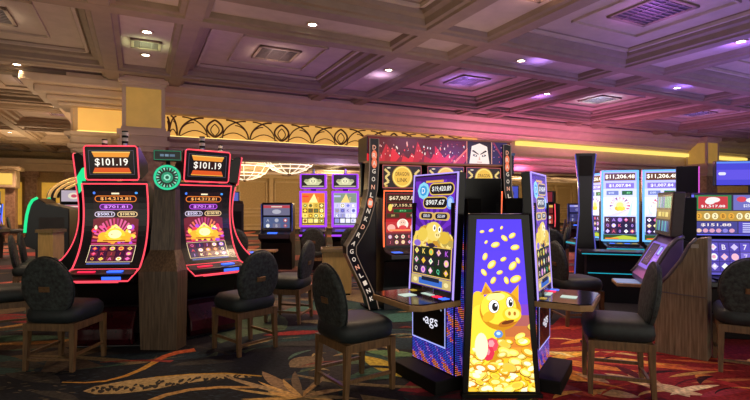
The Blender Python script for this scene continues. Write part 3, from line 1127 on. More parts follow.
def pig_machine(az, label, seed):
    n = Vector((math.sin(az), -math.cos(az), 0))
    t = thing('slot_machine', (PX + n.x * PR, PY + n.y * PR, 0), az, label, 'slot machine', 'slot machines of the piggy group')
    LM = Matrix.Translation((0, -.05, .72)) @ Matrix.Rotation(math.radians(-3.2), 4, 'X')
    m = MB()
    m.box(-.30, 0, -.03, .30, .075, .985, LM)
    mo = m.build('monitor', M_BLACK, t, bevel=.005)
    m = MB()
    for s in (-1, 1):
        m.box(s * .297 - .006, -.006, -.02, s * .297 + .006, .004, .985, LM)
    m.box(-.297, -.006, .975, .297, .004, .985, LM)
    m.build('edge_light', glow('lilac_edge', 'b8a0ff', 1.2), mo)
    A = pig_screen()
    A.build('screen', mo, lambda u, v, h: LM @ Vector((u, -h - .002, v * .93 + .04)), (), screen_mat(1.1), clip=(-.275, 0, .275, .99))
    m = MB()
    m.box(-.06, .05, .80, .06, .26, 1.5)
    m.build('neck', M_MATTE, t)
    # shelf with buttons
    m = MB()
    m.prism([(-.31, .02), (.31, .02), (.33, -.36), (.27, -.44), (-.27, -.44), (-.33, -.36)], .655, .70, 'z')
    d = m.build('shelf', M_TAN, t, bevel=.005)
    m = MB()
    m.prism([(-.30, .01), (.30, .01), (.318, -.35), (.262, -.428), (-.262, -.428), (-.318, -.35)], .70, .708, 'z')
    m.build('shelf_top', M_DECKTOP, d)
    for x0, x1, y0, y1, mm in ((-.06, .07, -.10, -.05, glow('pale_button', 'd8f0e0', .8)), (.10, .17, -.11, -.05, M_REDBTN), (.20, .26, -.12, -.05, M_BLUEBTN), (-.24, -.18, -.10, -.05, glow('amber_button', 'e8c040', .6)), (-.1, .0, -.30, -.18, glow('pale_button', 'd8f0e0', .8))):
        MB().box(x0, y0, .706, x1, y1, .713).build('button', mm, d, bevel=.003)
    # ticket slot above the shelf
    m = MB()
    m.box(-.10, -.062, .71, .06, -.04, .765)
    m.build('ticket_slot', M_CHROME, t, bevel=.004)
    # body
    m = MB()
    m.prism([(-.285, -.03), (.285, -.03), (.285, .06), (.10, .26), (-.10, .26), (-.285, .06)], .10, .66, 'z')
    b = m.build('lower_body', M_BLACK, t)
    r = random.Random(seed)
    A = Art(.0006)
    A.rect(-.283, .11, .283, .65, '120a30').up()
    led_art(A, -.28, .115, .28, .648, 26, 40, r)
    A.build('led_front', b, flat(-.0315), (), screen_mat(1.0))
    for s in (-1, 1):
        A = Art(.0006)
        A.rect(.0, .105, .095, 1.45, '0c0820').up()
        led_art(A, .003, .11, .092, 1.44, 6, 84, r)
        sh = MB()
        sh.box(min(s * .29, s * .245), -.028, .10, max(s * .29, s * .245), .068, 1.46)
        sd = sh.build('side_cheek', M_MATTE, t)
        A.build('led_side', sd, (lambda s: lambda u, v, h: Vector((s * (.2905 + h), -.028 + u, v)))(s), (), screen_mat(.75))
    m = MB()
    m.box(-.25, -.05, .31, .20, -.03, .64)
    dr = m.build('door', M_BLACK, t, bevel=.004)
    A = Art(.0006)
    A.frame(-.255, .305, .205, .645, .011, 'a8b0ff')
    A.up().text('ags', .02, .47, .085, 'f0f0ff', .17, 0).ell(-.08, .482, .012, .012, 'f0f0ff', 10)
    A.ell(.15, .60, .008, .008, '9098b0', 8)
    A.build('door_lights', dr, flat(-.0515), (), screen_mat(1.1))
    m = MB()
    m.prism([(-.30, -.22), (.30, -.22), (.30, .04), (.10, .26), (-.10, .26), (-.30, .04)], 0, .105, 'z')
    m.build('plinth', M_MATTE, t, bevel=.008)
    return t


pig_machine(math.radians(-60), 'piggy machine facing left with the ags door, left of the golden pig panel', 5)
pig_machine(math.radians(60), 'piggy slot machine facing right, seen edge-on, right of the golden pig panel', 6)
pig_machine(math.radians(180), 'piggy machine facing away, only its black screen back seen above the golden pig panel', 8)

# the tall lit panel with a golden piggy bank among coins
t = thing('lightbox', (.95, 3.60, 0), 0, 'tall tapered lightbox of a golden piggy bank and flying coins on purple', 'sign')
LP = Matrix.Rotation(math.radians(-3.5), 4, 'X')
m = MB()
m.prism([(-.295, 0), (.295, 0), (.235, 1.38), (-.235, 1.38)], 0, .06, 'y', LP)
m.build('panel_case', M_BLACK, t, bevel=.012)
m = MB()
m.prism([(-.30, -.03), (.30, -.03), (.30, .06), (-.30, .06)], 0, .03, 'z')
m.build('panel_foot', M_MATTE, t)
A = Art(.0005)
W0, W1, H0, H1 = .25, .17, .045, 1.335
NB = 16
cols = ['ffd21e', 'ffce1e', 'ffc428', 'e89a30', 'd8802e', 'c06a38', 'a85a58', '7a3ac0', '5f38dc', '5a36e0', '5634e2', '5232e4', '4f30e6', '4c2fe6', '4a2ee8', '482de8']
for k in range(NB):
    v0, v1 = H0 + (H1 - H0) * k / NB, H0 + (H1 - H0) * (k + 1) / NB
    A.rect(-.3, v0, .3, v1, cols[k])
r = random.Random(9)
A.l = 1
for x, y, a, s in ((-.06, 1.25, .4, .02), (.02, 1.27, 1.0, .015), (-.10, 1.16, .9, .016), (.04, 1.19, 2.4, .03), (-.03, 1.14, .3, .035), (.10, 1.21, .6, .03), (.12, 1.12, .2, .035), (-.11, 1.05, 1.2, .03), (-.06, .99, .8, .04),
                   (.03, 1.03, .5, .025), (.10, .98, .9, .04), (-.12, .93, 2.2, .03), (.0, .93, .3, .025), (.12, .88, .4, .045), (.05, .87, 1.9, .03), (-.05, .87, 1.0, .03), (.14, 1.02, 2.0, .025), (-.13, 1.24, .2, .018)):
    A.l = 1
    A.ell(x, y, s, s * .62, 'c88a1e', 18, a)
    A.l = 2
    A.ell(x - .002, y + .002, s * .92, s * .54, 'ffd84a', 18, a)
    A.l = 3
    A.ell(x - .002, y + .002, s * .6, s * .32, 'fff0a0', 14, a)
# plain golden piggy bank
A.l = 4
A.ell(-.13, .45, .165, .265, 'c88a10', 28).ell(-.17, .70, .06, .09, 'f0c428', 18)
A.l = 5
A.ell(-.15, .46, .12, .23, 'ffd838', 28).poly([(-.15, .76), (-.11, .86), (-.05, .77)], 'e8a818').poly([(.07, .76), (.14, .84), (.14, .72)], 'e0a010')
A.l = 6
A.ell(.0, .645, .158, .148, 'c8860e', 32)
A.l = 7
A.ell(-.015, .665, .135, .125, 'ffd83a', 32).poly([(-.135, .765), (-.11, .83), (-.07, .775)], 'c87a1a').ell(-.03, .78, .04, .006, '8a5a10', 12, .1)
A.l = 8
A.ell(-.09, .60, .05, .035, 'f4b020', 16, .6).ell(-.035, .745, .07, .03, 'ffee90', 20, .1).ell(-.05, .675, .042, .052, '6a4a10', 18).ell(.072, .705, .03, .045, '6a4a10', 18).ell(.05, .55, .07, .026, 'b86a14', 18, .25)
A.l = 9
A.ell(-.05, .675, .038, .048, 'ffffff', 18).ell(.072, .705, .026, .041, 'ffffff', 18).ell(.085, .615, .072, .056, 'ffc61e', 22, -.1).ell(.055, .558, .05, .013, '6a3008', 16, .25)
A.l = 10
A.ell(-.042, .672, .023, .032, '141010', 16).ell(.077, .702, .016, .028, '141010', 16).ell(.088, .622, .056, .04, 'ffe070', 20, -.1)
A.l = 11
A.ell(-.035, .685, .008, .01, 'ffffff', 10).ell(.08, .714, .006, .008, 'ffffff', 10).ell(.067, .622, .011, .017, 'b06a10', 12).ell(.107, .622, .010, .016, 'b06a10', 12)
# coins at its feet
for k in range(120):
    x, y = r.uniform(-.27, .27), r.uniform(.04, .36) if k < 75 else r.uniform(.04, .20)
    if x > .0 and k % 2 == 0:
        y += r.uniform(.05, .30)
    s, a = r.uniform(.03, .06), r.uniform(-.5, .5)
    b = 4 + 3 * (k % 5) if y < .34 else 3
    A.l = b
    A.ell(x, y, s, s * .6, r.choice(['a8660c', 'b87810', '8a5410']), 16, a)
    A.l = b + 1
    A.ell(x, y + .004, s * .94, s * .52, r.choice(['ffd640', 'f0bc28', 'ffe060', 'e0a020', 'd8c050', 'd88a20']), 16, a)
    A.l = b + 2
    A.ell(x, y + .004, s * .6, s * .3, r.choice(['fff0a0', 'ffe888', 'f0c040', 'fffbd0']), 14, a)
A.l = 20
A.ell(-.07, .39, .05, .055, 'e84a5a', 8).ell(-.10, .33, .05, .06, 'd8304a', 7).ell(-.02, .47, .035, .03, '5a8ad0', 8)
A.l = 21
A.ell(-.075, .40, .025, .028, 'ff9aa0', 6).ell(-.105, .34, .022, .028, 'ff8090', 6).ell(-.02, .475, .018, .014, 'c0e0ff', 6).ell(-.15, .38, .05, .10, 'fff6c0', 16)


def trap(u, v, h):
    v = max(H0, min(H1, v))
    w = W0 + (W1 - W0) * (v - H0) / (H1 - H0)
    return LP @ Vector((max(-w, min(w, u)), -h - .002, v))


A.build('lit_picture', t, trap, [H0 + (H1 - H0) * k / 12 for k in range(1, 12)], screen_mat(1.35), clip=(-.3, H0, .3, H1))
# ================= arched bank with the long red sign =================
BX, BY, BA = .955, 6.96, math.radians(19)
bank = thing('slot_bank_arch', (BX, BY, 0), BA, 'tall dark arch with a long red sign of sparks and a stern face', 'sign')
HW = 1.14
m = MB()
m.box(-HW, -.06, 2.03, HW, .38, 2.385)
m.box(-HW + .02, .30, 1.55, HW - .02, .38, 2.03)
m.build('sign_case', M_BLACK, bank, bevel=.015)
m = MB()
m.box(-HW - .01, -.075, 2.375, HW + .01, .1, 2.395).box(-HW - .01, -.075, 2.02, HW + .01, .1, 2.038)
m.build('sign_rim', glow('copper_rim', 'b06a48', .45), bank)
A = Art(.0008)
A.rect(-HW + .01, 2.04, HW - .01, 2.372, '5a0812')
r = random.Random(31)
A.up()
for k in range(16):
    x = -1.05 + k * .085
    A.poly([(x - .1, 2.04), (x + .12, 2.04), (x + r.uniform(-.1, .1), 2.04 + r.uniform(.08, .30))], r.choice(['a80c1c', 'c01224', '8a0814', 'e01c2c', '8a0a20']))
A.poly([(.20, 2.04), (.34, 2.04), (.62, 2.372), (.50, 2.372)], 'c02030').poly([(.72, 2.04), (1.08, 2.04), (1.08, 2.372), (.80, 2.372)], '2a1a50')
A.up()
for k in range(90):
    x = r.uniform(-1.05, .42)
    y = 2.05 + abs(r.gauss(0, .11)) + r.uniform(0, .15)
    if y < 2.36:
        s = r.uniform(.004, .013)
        A.ell(x, y, s * .8, s * r.uniform(1, 2), r.choice(['ffb0a0', 'ff5a4a', 'ffe0d0', 'ff3040', 'ffffff', 'f06070']), 7)
A.poly([(.16, 2.04), (.20, 2.04), (.46, 2.30), (.44, 2.31)], 'ff7060')
# plain stern face with dark hair
A.l = 2
A.rect(.385, 2.045, .395, 2.37, 'ff9a7a').rect(.805, 2.045, .815, 2.37, 'ffb09a')
A.rect(.40, 2.045, .80, 2.37, '1a0c18')
A.l = 3
A.poly([(.43, 2.045), (.44, 2.25), (.48, 2.36), (.72, 2.36), (.76, 2.25), (.77, 2.045)], 'ffe6dc')
A.l = 4
A.poly([(.40, 2.045), (.43, 2.045), (.455, 2.20), (.47, 2.30), (.60, 2.345), (.73, 2.30), (.745, 2.20), (.77, 2.045), (.80, 2.045), (.80, 2.37), (.40, 2.37)], '221420')
A.poly([(.47, 2.23), (.585, 2.175), (.585, 2.19), (.50, 2.245)], '1a0c10').poly([(.73, 2.23), (.615, 2.175), (.615, 2.19), (.70, 2.245)], '1a0c10')
A.ell(.525, 2.165, .038, .016, '402028', 12, -.2).ell(.675, 2.165, .038, .016, '402028', 12, .2).poly([(.585, 2.10), (.615, 2.10), (.60, 2.16)], 'd8a090').rect(.56, 2.065, .64, 2.073, 'a05048')
A.l = 5
A.ell(.528, 2.165, .011, .011, 'ffffff', 8).ell(.672, 2.165, .011, .011, 'ffffff', 8)
for k in range(16):
    A.ell(r.uniform(.84, 1.06), r.uniform(2.06, 2.35), .006, .008, r.choice(['ffc0d0', 'b080ff', 'ff6080']), 7)
A.poly([(.82, 2.36), (.85, 2.372), (1.04, 2.10), (1.02, 2.09)], '8a2a50')
A.build('sign_face', bank, flat(-.062), (), screen_mat(1.1))

# curved side ribbons with lettering
RB = [(2.34, .02), (2.0, .02), (1.65, .0), (1.40, -.05), (1.18, -.12), (1.0, -.22), (.88, -.30), (.78, -.30), (.60, -.22), (.40, -.12), (.20, -.03), (.02, .02)]


def rib_x(z):
    for (z1, x1), (z0, x0) in zip(RB[:-1], RB[1:]):
        if z0 <= z <= z1:
            return x0 + (x1 - x0) * (z - z0) / (z1 - z0)
    return .02


for s in (-1, 1):
    m = MB()
    out = [(s * (HW - x), z) for z, x in RB]
    inn = [(s * (HW - x - .13), z) for z, x in RB]
    m.prism(out + inn[::-1], -.10, .12, 'y')
    b = m.build('side_ribbon', M_BLACK, bank, bevel=.006)
    m = MB()
    m.tube([(a, -.102, z) for a, z in out], .007, 6)
    m.tube([(a, -.102, z) for a, z in inn], .005, 6)
    m.build('ribbon_edge', glow('ribbon_edge', 'c8a890', .35), b)
    A = Art(.0008)
    word = 'DRAGONLINKDRAGONLINK'
    zs = [2.22 - k * .108 for k in range(20)]
    for k, z in enumerate(zs):
        x = rib_x(z)
        dx = rib_x(z + .03) - rib_x(z - .03)
        A.l = 0
        xx = s * (HW - x - .065)
        if k in (1, 2, 7):
            A.ell(xx, z, .04, .07, 'ff7a50', 12)
            A.l = 1
        A.text(word[k], xx, z, .062, 'f0dcc8' if k % 5 else 'ffb090', .05, .05, rot=-s * math.atan2(dx, .06) * -1 * 1.0)
    A.build('ribbon_lettering', b, flat(-.1025), (), screen_mat(.9))
    m = MB()
    m.prism(inn + [(s * (HW - .135), .02), (s * (HW - .135), 2.03)], .0, .30, 'y')
    m.build('side_panel', M_BLACK, bank)
    MB().box(-.06, 0, 0, .06, .30, .03, Matrix.Translation((s * (HW - .07), 0, 0))).build('arch_foot', M_MATTE, bank)


def gold_disc(A, cx, cy, R, w1, w2, r):
    b = A.l
    A.ell(cx, cy, R, R, 'b8862a', 30)
    A.l = b + 1
    A.ell(cx, cy, R * .93, R * .93, 'ffe070', 30)
    A.l = b + 2
    A.ell(cx, cy, R * .8, R * .8, 'f0bc40', 30)
    A.l = b + 3
    A.text(w1, cx, cy + R * .25, R * .34, '6a3c08', R * 1.3, .04).text(w2, cx, cy - R * .3, R * .34, '6a3c08', R * .95, .04)


def arch_machine(lx, label, seed):
    r = random.Random(seed)
    ca, sa = math.cos(BA), math.sin(BA)
    p = Vector((BX + lx * ca + .10 * sa, BY + lx * sa - .10 * ca, 0))
    t = thing('slot_machine', p, BA, label, 'slot machine', 'machines under the red arch')
    m = MB()
    m.prism([(.33, 0), (.33, 2.0), (.06, 2.0), (.04, 1.66), (0, 1.63), (.03, 1.2), (0, .84), (-.06, .80), (-.30, .775), (-.31, .72), (-.04, .66), (.02, .30), (-.02, 0)], -.29, .29)
    m.build('cabinet', M_BLACK, t, bevel=.006)
    A = Art(.0008)
    A.rect(-.285, 1.68, .285, 1.985, '1a0a0a').frame(-.292, 1.67, .292, 1.99, .008, 'c85a58').up()
    for s in (-1, 1):
        A.line([(s * .27, 1.72), (s * .20, 1.76), (s * .25, 1.82), (s * .19, 1.87), (s * .26, 1.93)], .03, 'e8c878').line([(s * .22, 1.70), (s * .26, 1.70)], .03, 'd8a850')
    A.ell(-.2, 1.95, .03, .01, 'e8d8b0', 8).up()
    gold_disc(A, 0, 1.83, .155, 'DRAGON', 'LINK', r)
    A.build('top_screen', t, flat(.035), (), screen_mat(1.05))
    m = MB()
    m.tube([(-.285, 0, .86), (-.285, .02, 1.2), (-.285, -.01, 1.63), (.285, -.01, 1.63), (.285, .02, 1.2), (.285, 0, .86)], .012, 6)
    m.build('edge_light', glow('orange_edge', 'ff6a3a', 1.6), t, smooth=True)
    A = Art(.0008)
    A.rect(-.27, .86, .27, 1.61, '12080c').up()
    A.rect(-.25, .88, .25, 1.60, '7a1420').up()
    A.rect(-.24, 1.47, .24, 1.585, '3a1408').rect(-.24, 1.40, .24, 1.465, '20100a').rect(-.14, 1.33, .14, 1.38, '0e4a20').rect(-.24, 1.26, -.05, 1.32, '40301a').rect(.05, 1.26, .24, 1.32, '40301a')
    A.rect(-.25, 1.06, .25, 1.24, 'c02028').rect(-.25, .88, .25, 1.04, '5a1020').up()
    A.text('$67,907.89', 0, 1.53, .06, 'ffe8c0', .42, .05).text('$7,155.20', 0, 1.43, .04, 'ffd898', .36, .05).text('$531.25', 0, 1.355, .025, '7af090', None, .04)
    A.text('$50', -.145, 1.29, .03, 'f0d080', None, .04).text('$10', .145, 1.29, .03, 'f0d080', None, .04)
    A.ell(-.19, 1.40, .03, .05, 'ffd860', 12).ell(0, 1.17, .085, .075, 'fff0e0', 20).ell(-.17, 1.12, .06, .05, 'ffb0a0', 14).ell(.17, 1.12, .06, .05, 'ffb0a0', 14).rect(-.2, 1.075, .2, 1.10, 'ff8a50')
    A.up().ell(0, 1.19, .05, .045, 'f8c8b0', 16).ell(0, 1.125, .06, .03, 'e03a40', 14).up().ell(-.018, 1.195, .007, .007, '301010', 8).ell(.018, 1.195, .007, .007, '301010', 8)
    A.l = 3
    reel_grid(A, -.24, .885, .24, 1.035, 5, 2, ['3a0a18', '5a1428'], ['ffd0a0', 'ff7080', 'fff0d0', 'd8a0d0'], .004, r)
    A.build('main_screen', t, lambda u, v, h: Vector((u, .03 * (1 - abs(v - 1.2) / .42) - h - .004, v)), [.95, 1.05, 1.2, 1.3, 1.4, 1.5], screen_mat(1.1))
    MB().box(-.24, -.27, .78, .24, -.06, .797).build('button_deck', M_GREY, t, bevel=.004)
    MB().box(-.22, -.24, .79, -.10, -.10, .803).build('deck_display', M_BLUEBTN, t)
    MB().box(-.20, .03, .12, .20, .032, .60).build('belly_door', M_MATTE, t)
    return t


arch_machine(-.63, 'gold-disc machine with an orange-edged screen at the left end of the red arch', 41)
arch_machine(.05, 'gold-disc machine in the middle of the red arch, mostly behind the piggy screen', 42)
arch_machine(.675, 'gold-disc machine at the right end of the arch, behind the black screen back', 43)

# ================= purple-framed slot machines in the back row =================
M_PURPLE = glow('purple_frame_light', 'a23cf0', 1.25)


def purple_slot(x, y, az, label, seed, gold):
    r = random.Random(seed)
    t = thing('slot_machine', (x, y, 0), az, label, 'slot machine', 'purple-framed slot machines in the back row')
    m = MB()
    m.prism([(.40, 0), (.40, 1.70), (.08, 1.74), (.0, 1.72), (.03, 1.35), (-.02, .95), (-.30, .86), (-.32, .74), (-.08, .64), (-.05, 0)], -.27, .27)
    m.box(-.06, .08, 1.70, .06, .25, 1.85)
    m.build('cabinet', M_BLACK, t, bevel=.008)
    m = MB()
    for s in (-1, 1):
        m.prism([(.02, 1.73), (-.03, 1.72), (.0, 1.35), (-.05, .97), (.0, .97), (.03, 1.35)], s * .275 - .025, s * .275 + .025)
    m.box(-.30, -.035, 1.69, .30, .01, 1.735).box(-.30, -.055, .945, .30, -.01, .985)
    m.build('purple_frame', M_PURPLE, t, bevel=.008)
    A = Art(.001)
    A.rect(-.25, .985, .25, 1.69, 'd8b040' if gold else 'b8b4d8').up()
    A.rect(-.245, 1.48, .245, 1.685, 'd86a28' if gold else '7a8a7a').poly([(-.10, 1.48), (.10, 1.48), (.02, 1.68)], 'ffe890' if gold else 'e8c878').rect(-.245, 1.60, -.1, 1.66, 'e83a30' if gold else 'b0b0e0')
    A.ell(.12, 1.55, .06, .05, 'ffd060', 10)
    A.l = 2
    reel_grid(A, -.24, 1.03, .24, 1.47, 4, 4, ['e8d070', 'c8a840', '6a4a20'] if gold else ['d8d8f0', '8a88c0', 'c0b8e0'], ['fff0a0', '8a5a1a', 'ffd040', '3a6a3a'] if gold else ['5a50a0', 'ffffff', 'a89848', '6a70c8'], .008, r)
    A.rect(-.24, .99, .24, 1.02, 'b8902a' if gold else '8a88a8')
    A.build('main_screen', t, lambda u, v, h: Vector((u, -.015 + .03 * math.sin(PI * (v - .98) / .7) - h, v)), [1.1, 1.2, 1.3, 1.4, 1.5, 1.6], screen_mat(1.35))
    m = MB()
    m.box(-.29, -.06, 1.78, .29, .18, 2.11)
    tp = m.build('topper', M_PURPLE, t, bevel=.03)
    A = Art(.001)
    A.rect(-.25, 1.865, .25, 2.145, '14100c').up().poly([(-.20, 2.0), (0, 2.09), (.20, 2.0), (.12, 1.92), (-.12, 1.92)], 'd8d8a8').rect(-.23, 1.88, .23, 1.905, 'c8c0a0').up()
    A.ell(0, 2.0, .075, .06, 'f4f0c0', 14).ell(-.14, 2.02, .05, .03, 'a8a878', 10).ell(.14, 2.02, .05, .03, 'a8a878', 10).up().ell(-.028, 2.01, .014, .014, '504830', 8).ell(.028, 2.01, .014, .014, '504830', 8).rect(-.03, 1.965, .03, 1.973, '605040')
    A.build('topper_screen', tp, lambda u, v, h: Vector((u, -.0605 - h, v - .06)), (), screen_mat(1.0))
    MB().box(-.20, -.29, .855, .05, -.08, .90).build('button_deck', glow('violet_deck', '6a50e8', .7), t, bevel=.006)
    MB().box(-.27, -.33, .76, .27, -.315, .80).build('deck_strip', M_PURPLE, t)
    MB().lathe([(.03, 2.11), (.03, 2.22)], 10, Matrix.Translation((0, .06, 0))).build('candle', M_CHROME, t)
    return t


purple_slot(-1.35, 10.5, math.radians(2), 'purple-framed slot machine with gold reels, left of the back row', 51, True)
purple_slot(-.65, 10.5, 0, 'purple-framed slot machine with white reels, second in the back row', 52, False)
purple_slot(.03, 10.55, 0, 'purple-framed slot machine half hidden behind the arch, third in the back row', 53, False)

# ================= cyan-edged portrait machines on the right =================
M_CYAN = glow('cyan_edge', '6ab8ff', 1.4)


def portrait_slot(x, y, az, label, seed, w=.53, deck=True):
    r = random.Random(seed)
    t = thing('slot_machine', (x, y, 0), az, label, 'slot machine', 'tall cyan-edged slot machines')
    m = MB()
    m.box(-w / 2 - .02, 0, .80, w / 2 + .02, .10, 2.02)
    mo = m.build('monitor', M_BLACK, t, bevel=.012)
    m = MB()
    for s in (-1, 1):
        m.box(s * (w / 2 + .005) - .015, -.012, .83, s * (w / 2 + .005) + .015, .01, 2.01)
    m.box(-w / 2, -.012, 1.985, w / 2, .01, 2.012).box(-w / 2, -.012, .825, w / 2, .01, .85)
    m.build('edge_light', M_CYAN, mo, bevel=.005)
    A = Art(.0008)
    q = w / 2 - .012
    for k, c in enumerate(['6a8aba', 'a8b8e8', 'c8d0ff', 'd8e0ff', 'e0e4ff', 'c8ccff', 'b0b4ff', 'a0a4f8']):
        A.rect(-q, .85 + k * .142, q, .85 + (k + 1) * .142, c)
    A.up()
    A.rect(-q + .02, 1.84, q - .02, 1.965, '5a3424').rect(-q + .04, 1.71, q - .04, 1.80, '7a6ac8').rect(-q + .05, 1.60, -.02, 1.67, '6a78b8').rect(.03, 1.60, q - .06, 1.67, '1a5a38')
    A.rect(-q + .015, .945, q - .015, 1.24, '2a2038')
    for k in range(16):
        a = 2 * PI * k / 16
        A.poly([(.08 * math.cos(a), 1.42 + .08 * math.sin(a)), (.155 * math.cos(a - .12), 1.42 + .145 * math.sin(a - .12)), (.155 * math.cos(a + .12), 1.42 + .145 * math.sin(a + .12))], ['c85a6a', 'e8b0a0', '8a4a8a'][k % 3])
    for k in range(14):
        A.poly([(r.uniform(-q, q), 1.25), (r.uniform(-q, q), 1.25), (r.uniform(-q, q), r.uniform(1.3, 1.6))], r.choice(['e0e8ff', 'd0c8ff', 'b8d8ff']))
    A.rect(-q, .855, q, .94, '2a4a28')
    A.up().text('$11,206.48', 0, 1.903, .075, 'fff8e8', w * .84, .06).text('$1,007.84', 0, 1.755, .055, 'f4f0ff', w * .62, .05).text('$100', -.13, 1.635, .035, 'd8e0ff', None, .04).text('$50', .13, 1.635, .03, '80e8a8', None, .04)
    A.ell(0, 1.42, .10, .095, 'e8dcc8', 24).ell(-.03, 1.375, .05, .04, 'e8b040', 12).ell(.03, 1.375, .05, .04, 'f0c850', 12)
    A.up().ell(0, 1.43, .055, .05, 'ffe080', 16).ell(0, 1.375, .04, .035, 'ffcc40', 14)
    A.poly([(-q, .86), (q * .2, .93), (q, .90), (q, .86)], 'a8b838').rect(-q + .03, .87, -.02, .885, 'e84a30')
    A.l = 2
    reel_grid(A, -q + .02, .95, q - .02, 1.235, 5, 3, ['3a2a58', '241c40', '4a2a40'], ['c8b0f8', 'a880e0', 'f0d890', 'e8e8ff', 'd05a80'], .004, r, 'QKJA0', .3)
    A.build('screen', mo, flat(-.003), (), screen_mat(1.5), clip=(-q, .85, q, 1.99))
    m = MB()
    m.prism([(.35, 0), (.35, 1.5), (.08, 1.5), (.08, .84), (-.05, .80), (-.40, .77), (-.42, .70), (-.1, .6), (-.06, 0)], -w / 2, w / 2)
    m.build('cabinet', M_BLACK, t, bevel=.008)
    MB().box(-.22, -.36, .77, .22, -.10, .81).build('button_deck', M_GREY, t, bevel=.005)
    MB().box(-.27, -.428, .715, .27, -.415, .745).build('deck_strip', glow('teal_strip', '1ab0c8', .9), t)
    for k in range(4):
        MB().box(-.2 + k * .11, -.30, .80, -.13 + k * .11, -.25, .818).build('button', glow('amber_button', 'e8c040', .6) if k % 2 else M_BLUEBTN, t)
    return t


portrait_slot(4.08, 8.0, math.radians(-16), 'tall cyan-edged machine reading $11,206.48, left one of the front pair', 61)
portrait_slot(4.68, 7.83, math.radians(-16), 'tall cyan-edged machine reading $11,206.48, right one of the front pair', 62)
portrait_slot(4.07, 8.87, math.radians(-85), 'tall cyan-edged machine turned away, a sliver left of the $11,206.48 pair', 63)
# dark counter ledges in front of the pair
t = thing('counter', (3.62, 7.15, 0), math.radians(-16), 'long black counter with teal light strips below the $11,206.48 screens', 'counter')
m = MB()
m.box(-.55, -.25, .70, .72, .15, .76)
m.build('counter_top', M_BLACK, t, bevel=.01)
m = MB()
m.box(-.45, -.12, 0, .62, .10, .70)
m.build('counter_body', M_MATTE, t)
m = MB()
m.box(-.53, -.255, .715, .70, -.248, .728)
m.build('light_strip', glow('teal_strip', '1ab0c8', .9), t)
MB().box(-.43, -.125, .42, .60, -.118, .432).build('light_strip', glow('teal_strip', '1ab0c8', .9), t)
MB().box(.42, -.255, .60, .50, -.125, .67).build('amber_lamp', glow('amber_lamp', 'ffb04a', 1.2), t)
# black machine seen from behind with blue-lit curved edges
t = thing('slot_machine', (3.51, 8.0, 0), math.radians(-20), 'black machine with curved violet-lit edges, left of the $11,206.48 machines', 'slot machine')
m = MB()
m.prism([(-.18, 0), (.18, 0), (.15, .7), (.10, 1.3), (.11, 1.8), (.16, 2.3), (-.16, 2.3), (-.11, 1.8), (-.10, 1.3), (-.15, .7)], 0, .3, 'y')
m.build('cabinet', M_BLACK, t, bevel=.01)
for s in (-1, 1):
    m = MB().tube([(s * a, -.005, z) for a, z in ((.175, .05), (.15, .7), (.10, 1.3), (.11, 1.8), (.16, 2.28))], .010, 6)
    m.build('edge_light', glow('violet_edge', '7a7aff', .45), t)
m = MB()
m.box(-.10, -.02, 1.92, .10, 0, 2.25)
m.build('head_panel', M_MATTE, t)

# ================= wood-sided machine on the right =================
GA = math.radians(-108)
t = thing('slot_machine', (3.13, 5.20, 0), GA, 'wood-sided machine seen in profile, with a tilted screen and a curved purple button deck', 'slot machine')
LG = Matrix.Translation((0, -.02, 1.11)) @ Matrix.Rotation(math.radians(-4), 4, 'X')
m = MB()
m.box(-.33, 0, 0, .33, .11, .47, LG)
mo = m.build('monitor', mat('bronze_bezel', '3a3034', .4, .3, var=.2, scale=10), t, bevel=.012)
A = Art(.0008)
A.rect(-.30, .03, .30, .44, '10141c').up()
r = random.Random(71)
for k in range(9):
    A.rect(-.28 + k * .062, .30, -.23 + k * .062, .42, r.choice(['5a7ad8', '3a9ab8', '8ab0e8', '2a4a8a', '6ac8a0']))
    A.rect(-.28 + k * .062, .05, -.23 + k * .062, .16, r.choice(['3a6ab8', '5ac0d0', '2a3a6a', '8a90d8', '58a860']))
A.rect(-.28, .18, .28, .28, '8a7028').up().rect(-.20, .205, -.08, .255, 'f0e080').rect(-.05, .205, .06, .255, 'd8c860').rect(.09, .205, .20, .255, 'f0e080')
A.build('screen', mo, lambda u, v, h: LG @ Vector((u, -h - .002, v)), (), screen_mat(.8))
# deck profile (y forward is minus)
DK = [(.10, 1.12), (.03, 1.09), (-.04, 1.00), (-.10, .90), (-.15, .80), (-.20, .72), (-.25, .66)]
m = MB()
m.prism(DK + [(-.25, .60), (-.18, .60), (.10, .75)], -.33, .33)
dk = m.build('deck', mat('violet_deck_shell', '6e5ca0', .35, var=.2, scale=8), t, bevel=.012)
for s in (-1, 1):
    MB().tube([(s * .335, y, z) for y, z in DK], .022, 8).build('deck_rail', mat('pewter_rail', '6a6470', .35, .5), dk, smooth=True)


def on_deck(u, v, h):
    y, z = -.02 + (-.20 + .02) * (1 - v), .99 + .0 * v
    a, b = Vector((0, -.02, 1.03)), Vector((0, -.19, .737))
    p = b.lerp(a, v)
    d = (a - b).normalized()
    return Vector((u, p.y, p.z)) + Vector((0, -d.z, d.y)) * (h + .012)


